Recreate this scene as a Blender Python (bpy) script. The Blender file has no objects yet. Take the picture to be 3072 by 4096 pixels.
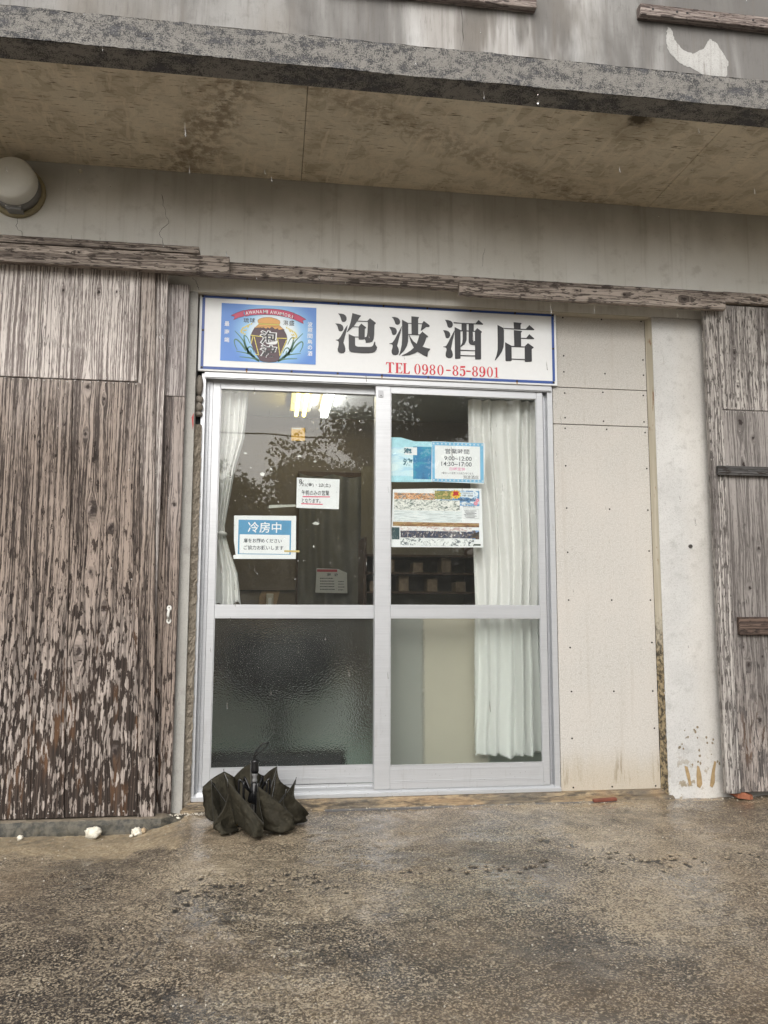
import bpy, bmesh, math, random
import numpy as np
from mathutils import Vector, Matrix, geometry, noise as mnoise
R=math.radians
random.seed(7); RNG=np.random.RandomState(7)
sc=bpy.context.scene; col=sc.collection

# ------------------------------------------------------------------ camera, sky, sun, exposure
cam=bpy.data.objects.new('camera',bpy.data.cameras.new('camera')); col.objects.link(cam)
cam.data.sensor_fit='VERTICAL'; cam.data.sensor_height=36.0; cam.data.sensor_width=27.0
cam.data.lens=36*3225.32/4096; cam.data.clip_end=400; cam.data.clip_start=.02
_y,_p,_r=.1373,.1175,.0034
_f=Vector((math.sin(_y)*math.cos(_p),math.cos(_y)*math.cos(_p),math.sin(_p)))
_rt=Vector((math.cos(_y),-math.sin(_y),0)); _u=_rt.cross(_f)
_r2=math.cos(_r)*_rt+math.sin(_r)*_u; _u2=-math.sin(_r)*_rt+math.cos(_r)*_u
cam.matrix_world=Matrix(((_r2.x,_u2.x,-_f.x,.3593),(_r2.y,_u2.y,-_f.y,-3.9194),(_r2.z,_u2.z,-_f.z,.8783),(0,0,0,1)))
sc.camera=cam
SUN_EL,SUN_AZ=R(38),R(196)       # azimuth measured clockwise from +y
w=bpy.data.worlds.new('World'); sc.world=w; w.use_nodes=True
wn=w.node_tree; wn.nodes.clear()
sky=wn.nodes.new('ShaderNodeTexSky'); sky.sky_type='NISHITA'; sky.sun_disc=False
sky.sun_elevation=SUN_EL; sky.sun_rotation=SUN_AZ; sky.dust_density=6; sky.air_density=1.5; sky.ozone_density=1
hsv=wn.nodes.new('ShaderNodeHueSaturation'); hsv.inputs['Saturation'].default_value=.25
bg=wn.nodes.new('ShaderNodeBackground'); bg.inputs[1].default_value=.12
wo=wn.nodes.new('ShaderNodeOutputWorld')
wn.links.new(sky.outputs[0],hsv.inputs['Color']); wn.links.new(hsv.outputs[0],bg.inputs[0]); wn.links.new(bg.outputs[0],wo.inputs[0])
sl=bpy.data.lights.new('sun','SUN'); sl.energy=1.25; sl.angle=R(70); sl.color=(1,.985,.965)
so=bpy.data.objects.new('sun',sl); col.objects.link(so)
_d=Vector((math.sin(SUN_AZ)*math.cos(SUN_EL),math.cos(SUN_AZ)*math.cos(SUN_EL),math.sin(SUN_EL)))
so.rotation_euler=(-_d).to_track_quat('-Z','Y').to_euler(); so.location=_d*30
vs=sc.view_settings; vs.view_transform='Standard'; vs.look='None'; vs.gamma=1; vs.use_curve_mapping=False
vs.exposure=.45

D={'KANJI': [[[(0.661,2.3413),(0.676,2.3415),(0.6893,2.3394),(0.6994,2.3331),(0.7048,2.3223),(0.7046,2.312),(0.7007,2.3031),(0.693,2.2986),(0.6854,2.2985),(0.6807,2.3021),(0.6779,2.3088),(0.6745,2.3207),(0.6704,2.3308)],[(0.6475,2.2883),(0.6615,2.289),(0.6748,2.287),(0.6849,2.2799),(0.6893,2.2698),(0.6884,2.2578),(0.6818,2.2499),(0.6725,2.2487),(0.6662,2.2515),(0.6631,2.2599),(0.66,2.2717),(0.6549,2.2818)],[(0.7102,2.2819),(0.7067,2.2604),(0.6971,2.2222),(0.6904,2.191),(0.6965,2.1759),(0.7003,2.1607),(0.6994,2.1453),(0.6912,2.1374),(0.6803,2.1355),(0.6696,2.1374),(0.6623,2.1452),(0.6612,2.1571),(0.6653,2.1744),(0.6671,2.1898),(0.6641,2.1982),(0.6574,2.201),(0.6514,2.2014),(0.6511,2.2044),(0.659,2.2052),(0.6663,2.209),(0.6771,2.2246),(0.6983,2.2669),(0.7075,2.2818)],[(0.7334,2.347),(0.7764,2.3373),(0.7771,2.3332),(0.7714,2.3277),(0.7598,2.308),(0.74,2.2777),(0.7092,2.2468),(0.7062,2.2473),(0.7166,2.2713),(0.7254,2.2993),(0.7305,2.3272)],[(0.7564,2.3089),(0.8135,2.3099),(0.8135,2.305),(0.7531,2.3042)],[(0.8228,2.3249),(0.8522,2.3033),(0.8516,2.2974),(0.8462,2.2936),(0.8451,2.2434),(0.8426,2.2192),(0.8359,2.2034),(0.8225,2.1982),(0.8028,2.1952),(0.801,2.2068),(0.7969,2.2152),(0.7975,2.2255),(0.8039,2.2258),(0.8072,2.2312),(0.8098,2.2485),(0.812,2.2832),(0.8118,2.3063),(0.8085,2.3089)],[(0.7383,2.2783),(0.7671,2.278),(0.7671,2.2742),(0.7333,2.2742)],[(0.779,2.2945),(0.8036,2.2765),(0.803,2.2716),(0.7969,2.2686),(0.7969,2.2152),(0.7889,2.2124),(0.7689,2.211),(0.7658,2.2136),(0.7654,2.2773)],[(0.7454,2.226),(0.7674,2.2257),(0.7674,2.2223),(0.7454,2.2215)],[(0.7156,2.2375),(0.7353,2.2292),(0.748,2.2254),(0.7487,2.1819),(0.7524,2.1769),(0.7624,2.174),(0.7892,2.1743),(0.8226,2.1756),(0.8327,2.1781),(0.8394,2.1846),(0.8453,2.2031),(0.85,2.2034),(0.8514,2.1886),(0.8602,2.1753),(0.8563,2.1614),(0.8479,2.1514),(0.8362,2.146),(0.8161,2.143),(0.7827,2.1417),(0.746,2.1424),(0.7293,2.1443),(0.72,2.1497),(0.7169,2.1615),(0.7165,2.2026)]],[[(0.9333,2.3382),(0.952,2.3381),(0.9656,2.3347),(0.9747,2.3247),(0.9775,2.3145),(0.9741,2.3038),(0.9656,2.2982),(0.9571,2.2988),(0.952,2.3044),(0.9479,2.3164),(0.9418,2.3289)],[(0.9205,2.2854),(0.9368,2.2852),(0.9521,2.2811),(0.9592,2.2718),(0.9606,2.2615),(0.9555,2.2484),(0.9454,2.2434),(0.9376,2.2464),(0.9342,2.2549),(0.9307,2.2686),(0.925,2.278)],[(0.986,2.2951),(0.9826,2.2713),(0.9725,2.2326),(0.962,2.1889),(0.9692,2.1737),(0.9715,2.1583),(0.9668,2.1443),(0.954,2.1385),(0.9405,2.1403),(0.9337,2.1496),(0.9337,2.1634),(0.9377,2.1774),(0.939,2.1878),(0.9353,2.1938),(0.9285,2.1959),(0.9221,2.1963),(0.9221,2.1997),(0.9302,2.2005),(0.9377,2.2043),(0.9488,2.2211),(0.9741,2.2708)],[(0.9867,2.3261),(1.0183,2.3107),(1.0183,2.2454),(1.0176,2.2141),(1.0115,2.1896),(0.998,2.1648),(0.9743,2.1388),(0.9712,2.14),(0.9793,2.1673),(0.9851,2.1952),(0.9871,2.2334)],[(1.0166,2.311),(1.0918,2.3122),(1.0901,2.3079),(1.0166,2.3068)],[(1.0987,2.3258),(1.1278,2.305),(1.1298,2.2992),(1.1243,2.2947),(1.1113,2.2943),(1.0866,2.2739),(1.0832,2.2741),(1.0901,2.3117)],[(1.0347,2.3465),(1.073,2.345),(1.0744,2.3406),(1.0696,2.3351),(1.0695,2.2521),(1.0357,2.2518)],[(1.0166,2.2529),(1.0797,2.2537),(1.0763,2.2487),(1.0166,2.2484)],[(1.091,2.2692),(1.1201,2.2464),(1.119,2.2418),(1.1122,2.239),(1.107,2.222),(1.0984,2.2008),(1.0915,2.19),(1.0727,2.1666),(1.0523,2.1535),(1.0251,2.1426),(0.9861,2.1363),(0.9851,2.1393),(1.0081,2.1514),(1.0302,2.1663),(1.0472,2.1827),(1.0619,2.2042),(1.0694,2.2271),(1.0763,2.2518)],[(1.0234,2.2484),(1.0302,2.2356),(1.0455,2.2155),(1.0626,2.2025),(1.0915,2.19),(1.1069,2.1856),(1.1315,2.1809),(1.1301,2.1763),(1.1205,2.1637),(1.116,2.1375),(1.1068,2.1406),(1.0863,2.1517),(1.0659,2.1628),(1.0472,2.1817),(1.0336,2.208),(1.0268,2.2284),(1.0211,2.2472)]],[[(1.2084,2.3382),(1.2257,2.3374),(1.2412,2.3326),(1.2491,2.3235),(1.2501,2.3113),(1.2445,2.2998),(1.2341,2.2964),(1.2255,2.2988),(1.2214,2.3063),(1.2187,2.3184),(1.2136,2.3304)],[(1.1988,2.283),(1.2133,2.282),(1.2271,2.2779),(1.2349,2.2685),(1.2359,2.2563),(1.2303,2.2445),(1.221,2.2405),(1.2131,2.2429),(1.2097,2.2532),(1.2063,2.267),(1.2022,2.2766)],[(1.2596,2.2855),(1.2563,2.2626),(1.2475,2.2272),(1.2396,2.1856),(1.246,2.1713),(1.249,2.1558),(1.2459,2.1435),(1.2365,2.1368),(1.2262,2.136),(1.2149,2.1403),(1.2108,2.1505),(1.2119,2.1645),(1.2161,2.1786),(1.2151,2.1872),(1.2093,2.1922),(1.1993,2.1934),(1.1994,2.1969),(1.2076,2.1973),(1.2145,2.2011),(1.225,2.2191),(1.2495,2.2692)],[(1.254,2.3277),(1.2949,2.326),(1.3688,2.3271),(1.385,2.3463),(1.4083,2.3267),(1.4089,2.3232),(1.4058,2.3216),(1.3645,2.3216),(1.255,2.321),(1.2526,2.3255)],[(1.259,2.3019),(1.2894,2.2881),(1.2886,2.1385),(1.283,2.1355),(1.2623,2.1338),(1.2596,2.1372)],[(1.2877,2.2869),(1.3663,2.2872),(1.3662,2.2819),(1.2876,2.2806)],[(1.3769,2.3025),(1.4008,2.2858),(1.4022,2.2823),(1.3969,2.2761),(1.3961,2.1401),(1.3905,2.1377),(1.3668,2.1356),(1.3641,2.1386),(1.3652,2.2875)],[(1.2949,2.3224),(1.322,2.3228),(1.3213,2.2413),(1.3184,2.2289),(1.3096,2.2128),(1.2904,2.1986),(1.2891,2.203),(1.2975,2.2192),(1.3005,2.2403),(1.3008,2.2824),(1.2946,2.282)],[(1.3325,2.323),(1.3593,2.3234),(1.3589,2.2871),(1.3537,2.2816),(1.3536,2.2412),(1.3549,2.2343),(1.3657,2.2331),(1.3655,2.2113),(1.3495,2.2112),(1.3374,2.2148),(1.3316,2.2244)],[(1.2883,2.1838),(1.3652,2.184),(1.3652,2.1798),(1.2882,2.1786)],[(1.288,2.1559),(1.3649,2.1568),(1.3649,2.1519),(1.288,2.1507)]],[[(1.4847,2.3254),(1.5194,2.3096),(1.5183,2.2371),(1.5154,2.2088),(1.5063,2.1838),(1.4902,2.1585),(1.4706,2.1355),(1.4682,2.1375),(1.478,2.1649),(1.4836,2.1932),(1.4849,2.232)],[(1.518,2.3109),(1.6354,2.3114),(1.655,2.3337),(1.6809,2.3119),(1.6816,2.3084),(1.678,2.3068),(1.6105,2.3054),(1.5179,2.3059)],[(1.5707,2.3445),(1.6129,2.3421),(1.6135,2.3383),(1.6081,2.3327),(1.6081,2.3106),(1.572,2.3105)],[(1.5711,2.302),(1.6146,2.2993),(1.6149,2.295),(1.6095,2.2905),(1.6089,2.2162),(1.5722,2.2144)],[(1.6083,2.2628),(1.637,2.2632),(1.6541,2.2843),(1.6789,2.2635),(1.6792,2.2604),(1.6763,2.2585),(1.6082,2.2575)],[(1.5239,2.2346),(1.5578,2.2179),(1.5576,2.1399),(1.5512,2.1361),(1.5284,2.1343),(1.5242,2.1383)],[(1.5567,2.2172),(1.6284,2.2172),(1.6283,2.2126),(1.5566,2.2108)],[(1.6454,2.2357),(1.6745,2.2166),(1.6755,2.2124),(1.6654,2.2055),(1.6649,2.1403),(1.657,2.1374),(1.6305,2.1352),(1.627,2.1385),(1.6274,2.2178)],[(1.5564,2.1496),(1.6283,2.1502),(1.6282,2.1456),(1.5563,2.1447)]]],'TEL': [('T',0.9045,2.0464,0.9466,2.1009),('E',0.9513,2.0465,0.9896,2.1002),('L',0.9903,2.0458,1.0272,2.1001),('0',1.0484,2.0448,1.0831,2.0995),('9',1.0878,2.0449,1.1203,2.0997),('8',1.1261,2.045,1.1595,2.0995),('0',1.1665,2.0448,1.2014,2.0994),('-',1.2136,2.0698,1.237,2.0765),('8',1.2448,2.0459,1.2784,2.1006),('5',1.2835,2.046,1.3141,2.0995),('-',1.3176,2.0693,1.3412,2.0764),('8',1.3467,2.0463,1.3806,2.1008),('9',1.3845,2.046,1.4177,2.101),('0',1.4244,2.0462,1.4585,2.1012),('1',1.4636,2.0465,1.4874,2.1004)],'EMB': (0.0874,2.072,0.5531,2.3637),'RIB': [[(0.1973,2.3308),(0.223,2.3373),(0.265,2.343),(0.3007,2.3457),(0.3397,2.3465),(0.3789,2.3442),(0.4117,2.3392),(0.443,2.3307),(0.438,2.2979),(0.4123,2.3061),(0.3795,2.3118),(0.3403,2.3158),(0.3013,2.3154),(0.2656,2.3124),(0.2301,2.3078),(0.2045,2.3006)],[(0.1336,2.3018),(0.1654,2.3188),(0.1973,2.3325),(0.1945,2.3136),(0.2028,2.3039),(0.1932,2.299),(0.1692,2.2919),(0.1454,2.2795),(0.1531,2.2961)],[(0.4398,2.3305),(0.4712,2.3185),(0.5027,2.3004),(0.4853,2.2953),(0.4905,2.2775),(0.465,2.2891),(0.4386,2.2997),(0.437,2.302),(0.4433,2.3136)]],'JAR': [(0.2509,2.2472),(0.2385,2.2229),(0.2309,2.2022),(0.2314,2.182),(0.235,2.162),(0.2469,2.1356),(0.2619,2.1095),(0.2803,2.0801),(0.2933,2.0757),(0.3256,2.0738),(0.3578,2.0777),(0.3707,2.086),(0.3784,2.1082),(0.3924,2.1427),(0.4064,2.1772),(0.4103,2.1977),(0.4074,2.2146),(0.4006,2.2278),(0.3905,2.246),(0.3806,2.254),(0.3154,2.2573)],'CAP': [[(0.2646,2.2835),(0.2694,2.2905),(0.2886,2.2984),(0.3113,2.302),(0.3308,2.3017),(0.357,2.2953),(0.3718,2.2875),(0.3746,2.2775),(0.3721,2.2692),(0.2682,2.2691),(0.2658,2.2751)],[(0.2683,2.263),(0.3713,2.2637),(0.3806,2.254),(0.3978,2.2402),(0.3873,2.2441),(0.3678,2.2397),(0.3644,2.248),(0.3499,2.2422),(0.3383,2.2518),(0.3318,2.2531),(0.3238,2.2442),(0.314,2.2498),(0.306,2.2426),(0.2929,2.2494),(0.2801,2.2436),(0.2832,2.2482),(0.2477,2.243),(0.2588,2.2527)]],'BAND': [(0.2682,2.2698),(0.3725,2.2699),(0.3713,2.2627),(0.2683,2.262)],'ROPE': [[(0.2308,2.2063),(0.2842,2.2015),(0.3491,2.1974),(0.4093,2.1984)],[(0.2429,2.2011),(0.235,2.162)],[(0.2487,2.1997),(0.2715,2.1133)],[(0.2555,2.1102),(0.2748,2.1084)],[(0.3638,2.1947),(0.3768,2.1065)],[(0.4078,2.1908),(0.3767,2.1082)]],'LEAF': [[(0.2755,2.0799),(0.2412,2.1018),(0.2152,2.114),(0.1637,2.1222)],[(0.2755,2.0772),(0.2415,2.0901),(0.1804,2.0949)],[(0.2542,2.0957),(0.2148,2.1341),(0.1978,2.1736),(0.1812,2.1963),(0.1542,2.2253)],[(0.2281,2.1112),(0.2112,2.1474),(0.2025,2.1772),(0.2003,2.2024),(0.215,2.1947),(0.2285,2.165)],[(0.2117,2.1272),(0.1852,2.1629),(0.1623,2.1819),(0.1535,2.1748),(0.1565,2.1548),(0.1684,2.1285)],[(0.2217,2.1109),(0.218,2.1342),(0.2273,2.1475),(0.2403,2.1421),(0.2511,2.119)],[(0.2478,2.0954),(0.2372,2.1083),(0.2341,2.1317)]],'EAR': [(0.2343,2.2649),(0.2232,2.2593),(0.2136,2.2537),(0.2057,2.2482),(0.1977,2.2444),(0.1914,2.239),(0.1884,2.2321),(0.1853,2.2252),(0.1871,2.2185),(0.1952,2.2156),(0.2033,2.2109),(0.2077,2.2297),(0.2186,2.2489),(0.1996,2.231)],'STEM': [(0.1872,2.2135),(0.1838,2.1948)],'ETXT': [('琉',0.1953,2.2693,0.2217,2.293),('球',0.2259,2.2703,0.2517,2.2947),('泡',0.3899,2.2671,0.4144,2.2919),('盛',0.4187,2.2661,0.4439,2.2924),('最',0.1043,2.2469,0.1276,2.2712),('南',0.1047,2.2065,0.128,2.2307),('端',0.1048,2.1656,0.1287,2.1904),('波',0.5103,2.2641,0.5343,2.2894),('照',0.5107,2.2348,0.5347,2.2597),('間',0.5111,2.2051,0.5352,2.229),('島',0.5115,2.1755,0.5349,2.1993),('の',0.513,2.147,0.5347,2.1688),('酒',0.5124,2.1151,0.5357,2.1395),('泡',0.2778,2.1644,0.3604,2.2337),('波',0.2809,2.0972,0.3633,2.1612)],'ARC': [('A',0.2112,2.3186,0.215),('W',0.2292,2.3225,0.185),('A',0.2459,2.3255,0.15),('N',0.2621,2.3276,0.124),('A',0.2783,2.3292,0.062),('M',0.2984,2.3301,0.031),('I',0.312,2.3302,-0.03),('A',0.3309,2.3295,-0.061),('W',0.3492,2.3281,-0.121),('A',0.3669,2.3258,-0.155),('M',0.3826,2.3232,-0.18),('O',0.4023,2.3191,-0.238),('R',0.4204,2.3145,-0.294),('I',0.4335,2.3106,-0.322)],'COOL': {'sheet': [(0.1695,1.3213),(0.4713,1.3248),(0.4726,1.112),(0.1706,1.1094),(0.1707,1.1281),(0.1816,1.1282),(0.1715,1.1985)],'blue': (0.1916,1.1325,0.4481,1.3014),'inner': (0.1988,1.1359,0.4412,1.2293),'t': [('冷房中',0.2369,1.2384,0.3998,1.2916),('扉をお閉めください',0.2183,1.1887,0.4032,1.2103),('ご協力お願いします',0.2192,1.1545,0.4116,1.176)],'tape': (0.4158,1.1449,0.4906,1.1542)},'NOTE': {'sheet': [(0.4719,1.5164),(0.6848,1.5129),(0.682,1.3625),(0.4714,1.3651)],'t': [('8',0.4828,1.4863,0.4968,1.5093),('21(金)・22(土)',0.4967,1.4694,0.639,1.4922),('午前のみの営業',0.4963,1.4289,0.6336,1.4551),('となります。',0.4979,1.3911,0.5901,1.4127)],'slash': [(0.4851,1.4737),(0.507,1.5025)],'u': [[(0.5014,1.4216),(0.6377,1.4232)],[(0.4956,1.3862),(0.602,1.385)]]},'STICK': (0.4405,1.7026,0.5087,1.7694),'HOURS': {'sheet': [(1.1475,1.7139),(1.4246,1.7122),(1.4172,1.5023),(1.1445,1.5069)],'blue': (1.1488,1.5077,1.4151,1.7117),'inner': (1.1627,1.5226,1.3973,1.6936),'t': [('営業時間',1.2161,1.6519,1.3412,1.6781),('9:00~12:00',1.2109,1.6177,1.3531,1.6396),('14:30~17:00',1.1961,1.5888,1.3528,1.611),('日曜定休',1.2384,1.5661,1.3206,1.5834),('※都合により変更になる場合があります。',1.1968,1.5473,1.3632,1.559),('泡波酒店',1.3081,1.525,1.3878,1.5438)]},'BLUE': {'sheet': [(0.9332,1.7282),(0.9898,1.7278),(1.0611,1.7105),(1.1508,1.7118),(1.1445,1.5053),(0.937,1.5002)],'dark': (1.0513,1.5187,1.1487,1.6841),'pale': (0.94,1.5322,1.0513,1.6776),'t': [('泡',1.0011,1.6477,1.0448,1.6752),('波',0.9979,1.5846,1.0513,1.6218)]},'RECR': {'sheet': [(0.9483,1.4636),(1.1547,1.4723),(1.4031,1.4775),(1.4086,1.1785),(0.9394,1.1741)],'sky': (1.174,1.3874,1.3916,1.465),'photo': (1.1611,1.4181,1.2523,1.4616),'orange': (0.9547,1.4148,1.1611,1.447),'white': (0.9581,1.3139,1.2943,1.4163),'box_': (1.3072,1.3243,1.3876,1.3711),'band': (0.9487,1.2795,1.3886,1.3003),'strip': (0.987,1.2223,1.352,1.2572),'stripw': (0.987,1.1842,1.3615,1.2191),'photo2': (1.352,1.2188,1.3887,1.2637),'dk': (1.3596,1.187,1.3956,1.1949),'left': (0.944,1.2128,0.9822,1.2729),'t': [('募',1.2507,1.4275,1.2883,1.4615),('日本最南端の有人島!',1.3022,1.4483,1.3573,1.4564),('沖縄県・波照間島',1.302,1.4344,1.3588,1.445),('種員(援農隊)',1.2864,1.4095,1.3741,1.4257),('ています!!!',1.2961,1.3915,1.3443,1.4044),('~R9年4月(予定)',1.2992,1.3782,1.3691,1.3869)]},'PRICE': {'sheet': [(0.6867,1.1654),(0.8453,1.1602),(0.9127,1.1325),(0.918,0.98),(0.679,0.9843)],'red': (0.6897,1.138,0.8397,1.1566),'t': [('泡',0.7619,1.1058,0.7935,1.1296),('波',0.8185,1.1046,0.8457,1.1273)],'rows': [(0.713,1.0855,0.8176,1.0945),(0.7134,1.0646,0.8178,1.0736),(0.7136,1.0444,0.818,1.0534),(0.7138,1.0246,0.8183,1.0337),(0.7141,1.0038,0.8185,1.0129)],'rows2': [(0.849,1.0631,0.8944,1.0711),(0.8493,1.044,0.8946,1.0518),(0.8495,1.0225,0.8949,1.0305),(0.8497,1.0011,0.8951,1.0091)]},'LATCH': (0.8703,1.926,0.8972,1.9609),'LAMPC': (-0.8744,2.8473),'LAMPR': (0.096,0.093),'LAMPB': [(-0.7594,2.8565),(-0.866,2.7318),(-0.7943,2.8905)],'LPL': [(-0.9086,2.7615),(-0.8435,2.7592),(-0.844,2.7483),(-0.9068,2.7496),(-0.8985,2.7359),(-0.8356,2.7333)],'DOORWAY': [(0.5378,1.9024),(1.1301,1.8986),(0.541,0.8961),(0.5639,1.6052)],'LINE': [(0.1981,1.0036),(0.5333,1.0057),(0.9714,0.9766),(1.1153,0.9762)],'SWITCH': (0.3191,0.8991,0.373,0.9761),'PATCH': (0.2603,0.8992,0.4219,1.0028),'TUBE': [(0.5047,2.1426),(0.517,2.2495),(0.618,2.1467),(0.6399,2.254)],'CL': [[(0.091,1.9526),(0.2191,1.9578)],[(0.0923,1.906),(0.2168,1.9109)],[(0.0973,1.7151),(0.2032,1.7185)],[(0.0965,1.5773),(0.1675,1.5793)],[(0.0964,1.4351),(0.1461,1.4362)],[(0.0935,1.2771),(0.1171,1.2775)],[(0.0924,1.2378),(0.1182,1.2382)],[(0.093,1.154),(0.1423,1.1547)],[(0.0933,1.0429),(0.1834,1.0437)],[(0.0948,0.8886),(0.2052,0.889)]],'CR': [[(1.3671,1.958),(1.718,1.9718)],[(1.368,1.7295),(1.7136,1.7405)],[(1.3851,1.305),(1.7115,1.3107)],[(1.3839,0.8957),(1.7126,0.8969)],[(1.3819,0.8196),(1.7209,0.8201)],[(1.3811,0.4237),(1.7181,0.4198)],[(1.3814,0.1439),(1.7157,0.1368)]],'CAB': [(0.9745,0.8161),(1.202,0.8164),(1.4294,0.8167),(1.1993,0.0905)],'DARKBAR': [(0.0809,0.1574),(0.7681,0.1722),(0.8049,0.1013)],'GND': {'pits': [(0.085,-1.038),(0.102,-1.017),(0.168,-0.984),(0.189,-1.006),(0.209,-1.031),(0.15,-1.001),(0.253,-0.979),(0.282,-1.013),(0.313,-1.003),(0.345,-1.06),(0.387,-0.996),(0.41,-1.015),(0.429,-1.082),(0.371,-1.052),(0.33,-1.114),(0.277,-1.085),(0.243,-1.013),(0.227,-1.067),(0.117,-1.17),(0.463,-0.969),(0.504,-0.945),(0.524,-0.952),(0.516,-1.036),(0.502,-1.08),(0.568,-1.077),(0.59,-1.103),(0.192,-1.107),(0.161,-1.048),(0.843,-0.963),(0.866,-0.95),(1.005,-0.968),(1.095,-0.943),(1.11,-0.956),(1.141,-0.967),(1.143,-0.993),(1.181,-0.98),(1.211,-0.95),(1.22,-0.977),(1.286,-0.973),(1.309,-0.968),(1.36,-0.923),(1.351,-0.986),(1.392,-0.933),(1.517,-0.997),(1.574,-0.934),(1.626,-0.907),(1.643,-0.931),(1.65,-0.965),(1.721,-0.89),(1.733,-0.915),(1.745,-0.936),(1.754,-0.957),(1.789,-0.978),(1.797,-0.998),(1.843,-0.934),(1.887,-0.911),(1.879,-0.953),(1.887,-0.982),(1.897,-0.997),(1.957,-0.963),(1.971,-0.979),(2.08,-0.95),(2.201,-0.922),(2.219,-0.939)],'chips': [(-0.24,-1.18),(-0.223,-1.4),(-0.186,-1.506),(-0.134,-1.518),(-0.108,-1.641),(0.006,-1.722),(0.163,-1.774),(0.165,-1.827),(0.146,-1.825),(0.223,-1.831),(0.263,-1.834),(0.148,-1.579),(0.179,-1.58),(0.347,-1.761),(-0.498,-0.52),(0.385,-1.588),(0.426,-1.22),(0.29,-1.151),(1.185,-1.324),(1.151,-1.557),(1.212,-1.65),(1.105,-1.602),(1.968,-1.356),(1.588,-1.858),(1.466,-1.992),(0.78,-1.533),(0.787,-1.909),(1.361,-1.874),(0.967,-1.28)]},'STONE': [(-0.373,-0.158),(-0.191,-0.174),(-0.666,-0.15),(-0.165,-0.166)]}

# ------------------------------------------------------------------ shader helpers
class S:
    def __init__(s,nt,sock): s.nt,s.k=nt,sock
    def _m(s,op,o=None,o2=None,rev=False):
        n=s.nt.nodes.new('ShaderNodeMath'); n.operation=op
        for i,v in enumerate(((o,s) if rev else (s,o))+((o2,) if o2 is not None else ())):
            if v is None: continue
            if isinstance(v,S): s.nt.links.new(v.k,n.inputs[i])
            else: n.inputs[i].default_value=v
        return S(s.nt,n.outputs[0])
    def __add__(s,o): return s._m('ADD',o)
    __radd__=__add__
    def __sub__(s,o): return s._m('SUBTRACT',o)
    def __rsub__(s,o): return s._m('SUBTRACT',o,rev=True)
    def __mul__(s,o): return s._m('MULTIPLY',o)
    __rmul__=__mul__
    def __truediv__(s,o): return s._m('DIVIDE',o)
    def __rtruediv__(s,o): return s._m('DIVIDE',o,rev=True)
    def mx(s,o): return s._m('MAXIMUM',o)
    def mn(s,o): return s._m('MINIMUM',o)
    def pw(s,o): return s._m('POWER',o)
    def sqrt(s): return s._m('SQRT')
    def sin(s): return s._m('SINE')
    def ab(s): return s._m('ABSOLUTE')
    def ss(s,a,b,lo=0.,hi=1.):
        n=s.nt.nodes.new('ShaderNodeMapRange'); n.interpolation_type='SMOOTHSTEP'
        if a>b: a,b,lo,hi=b,a,hi,lo
        s.nt.links.new(s.k,n.inputs[0])
        for i,v in ((1,a),(2,b),(3,lo),(4,hi)): n.inputs[i].default_value=v
        return S(s.nt,n.outputs[0])
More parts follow.
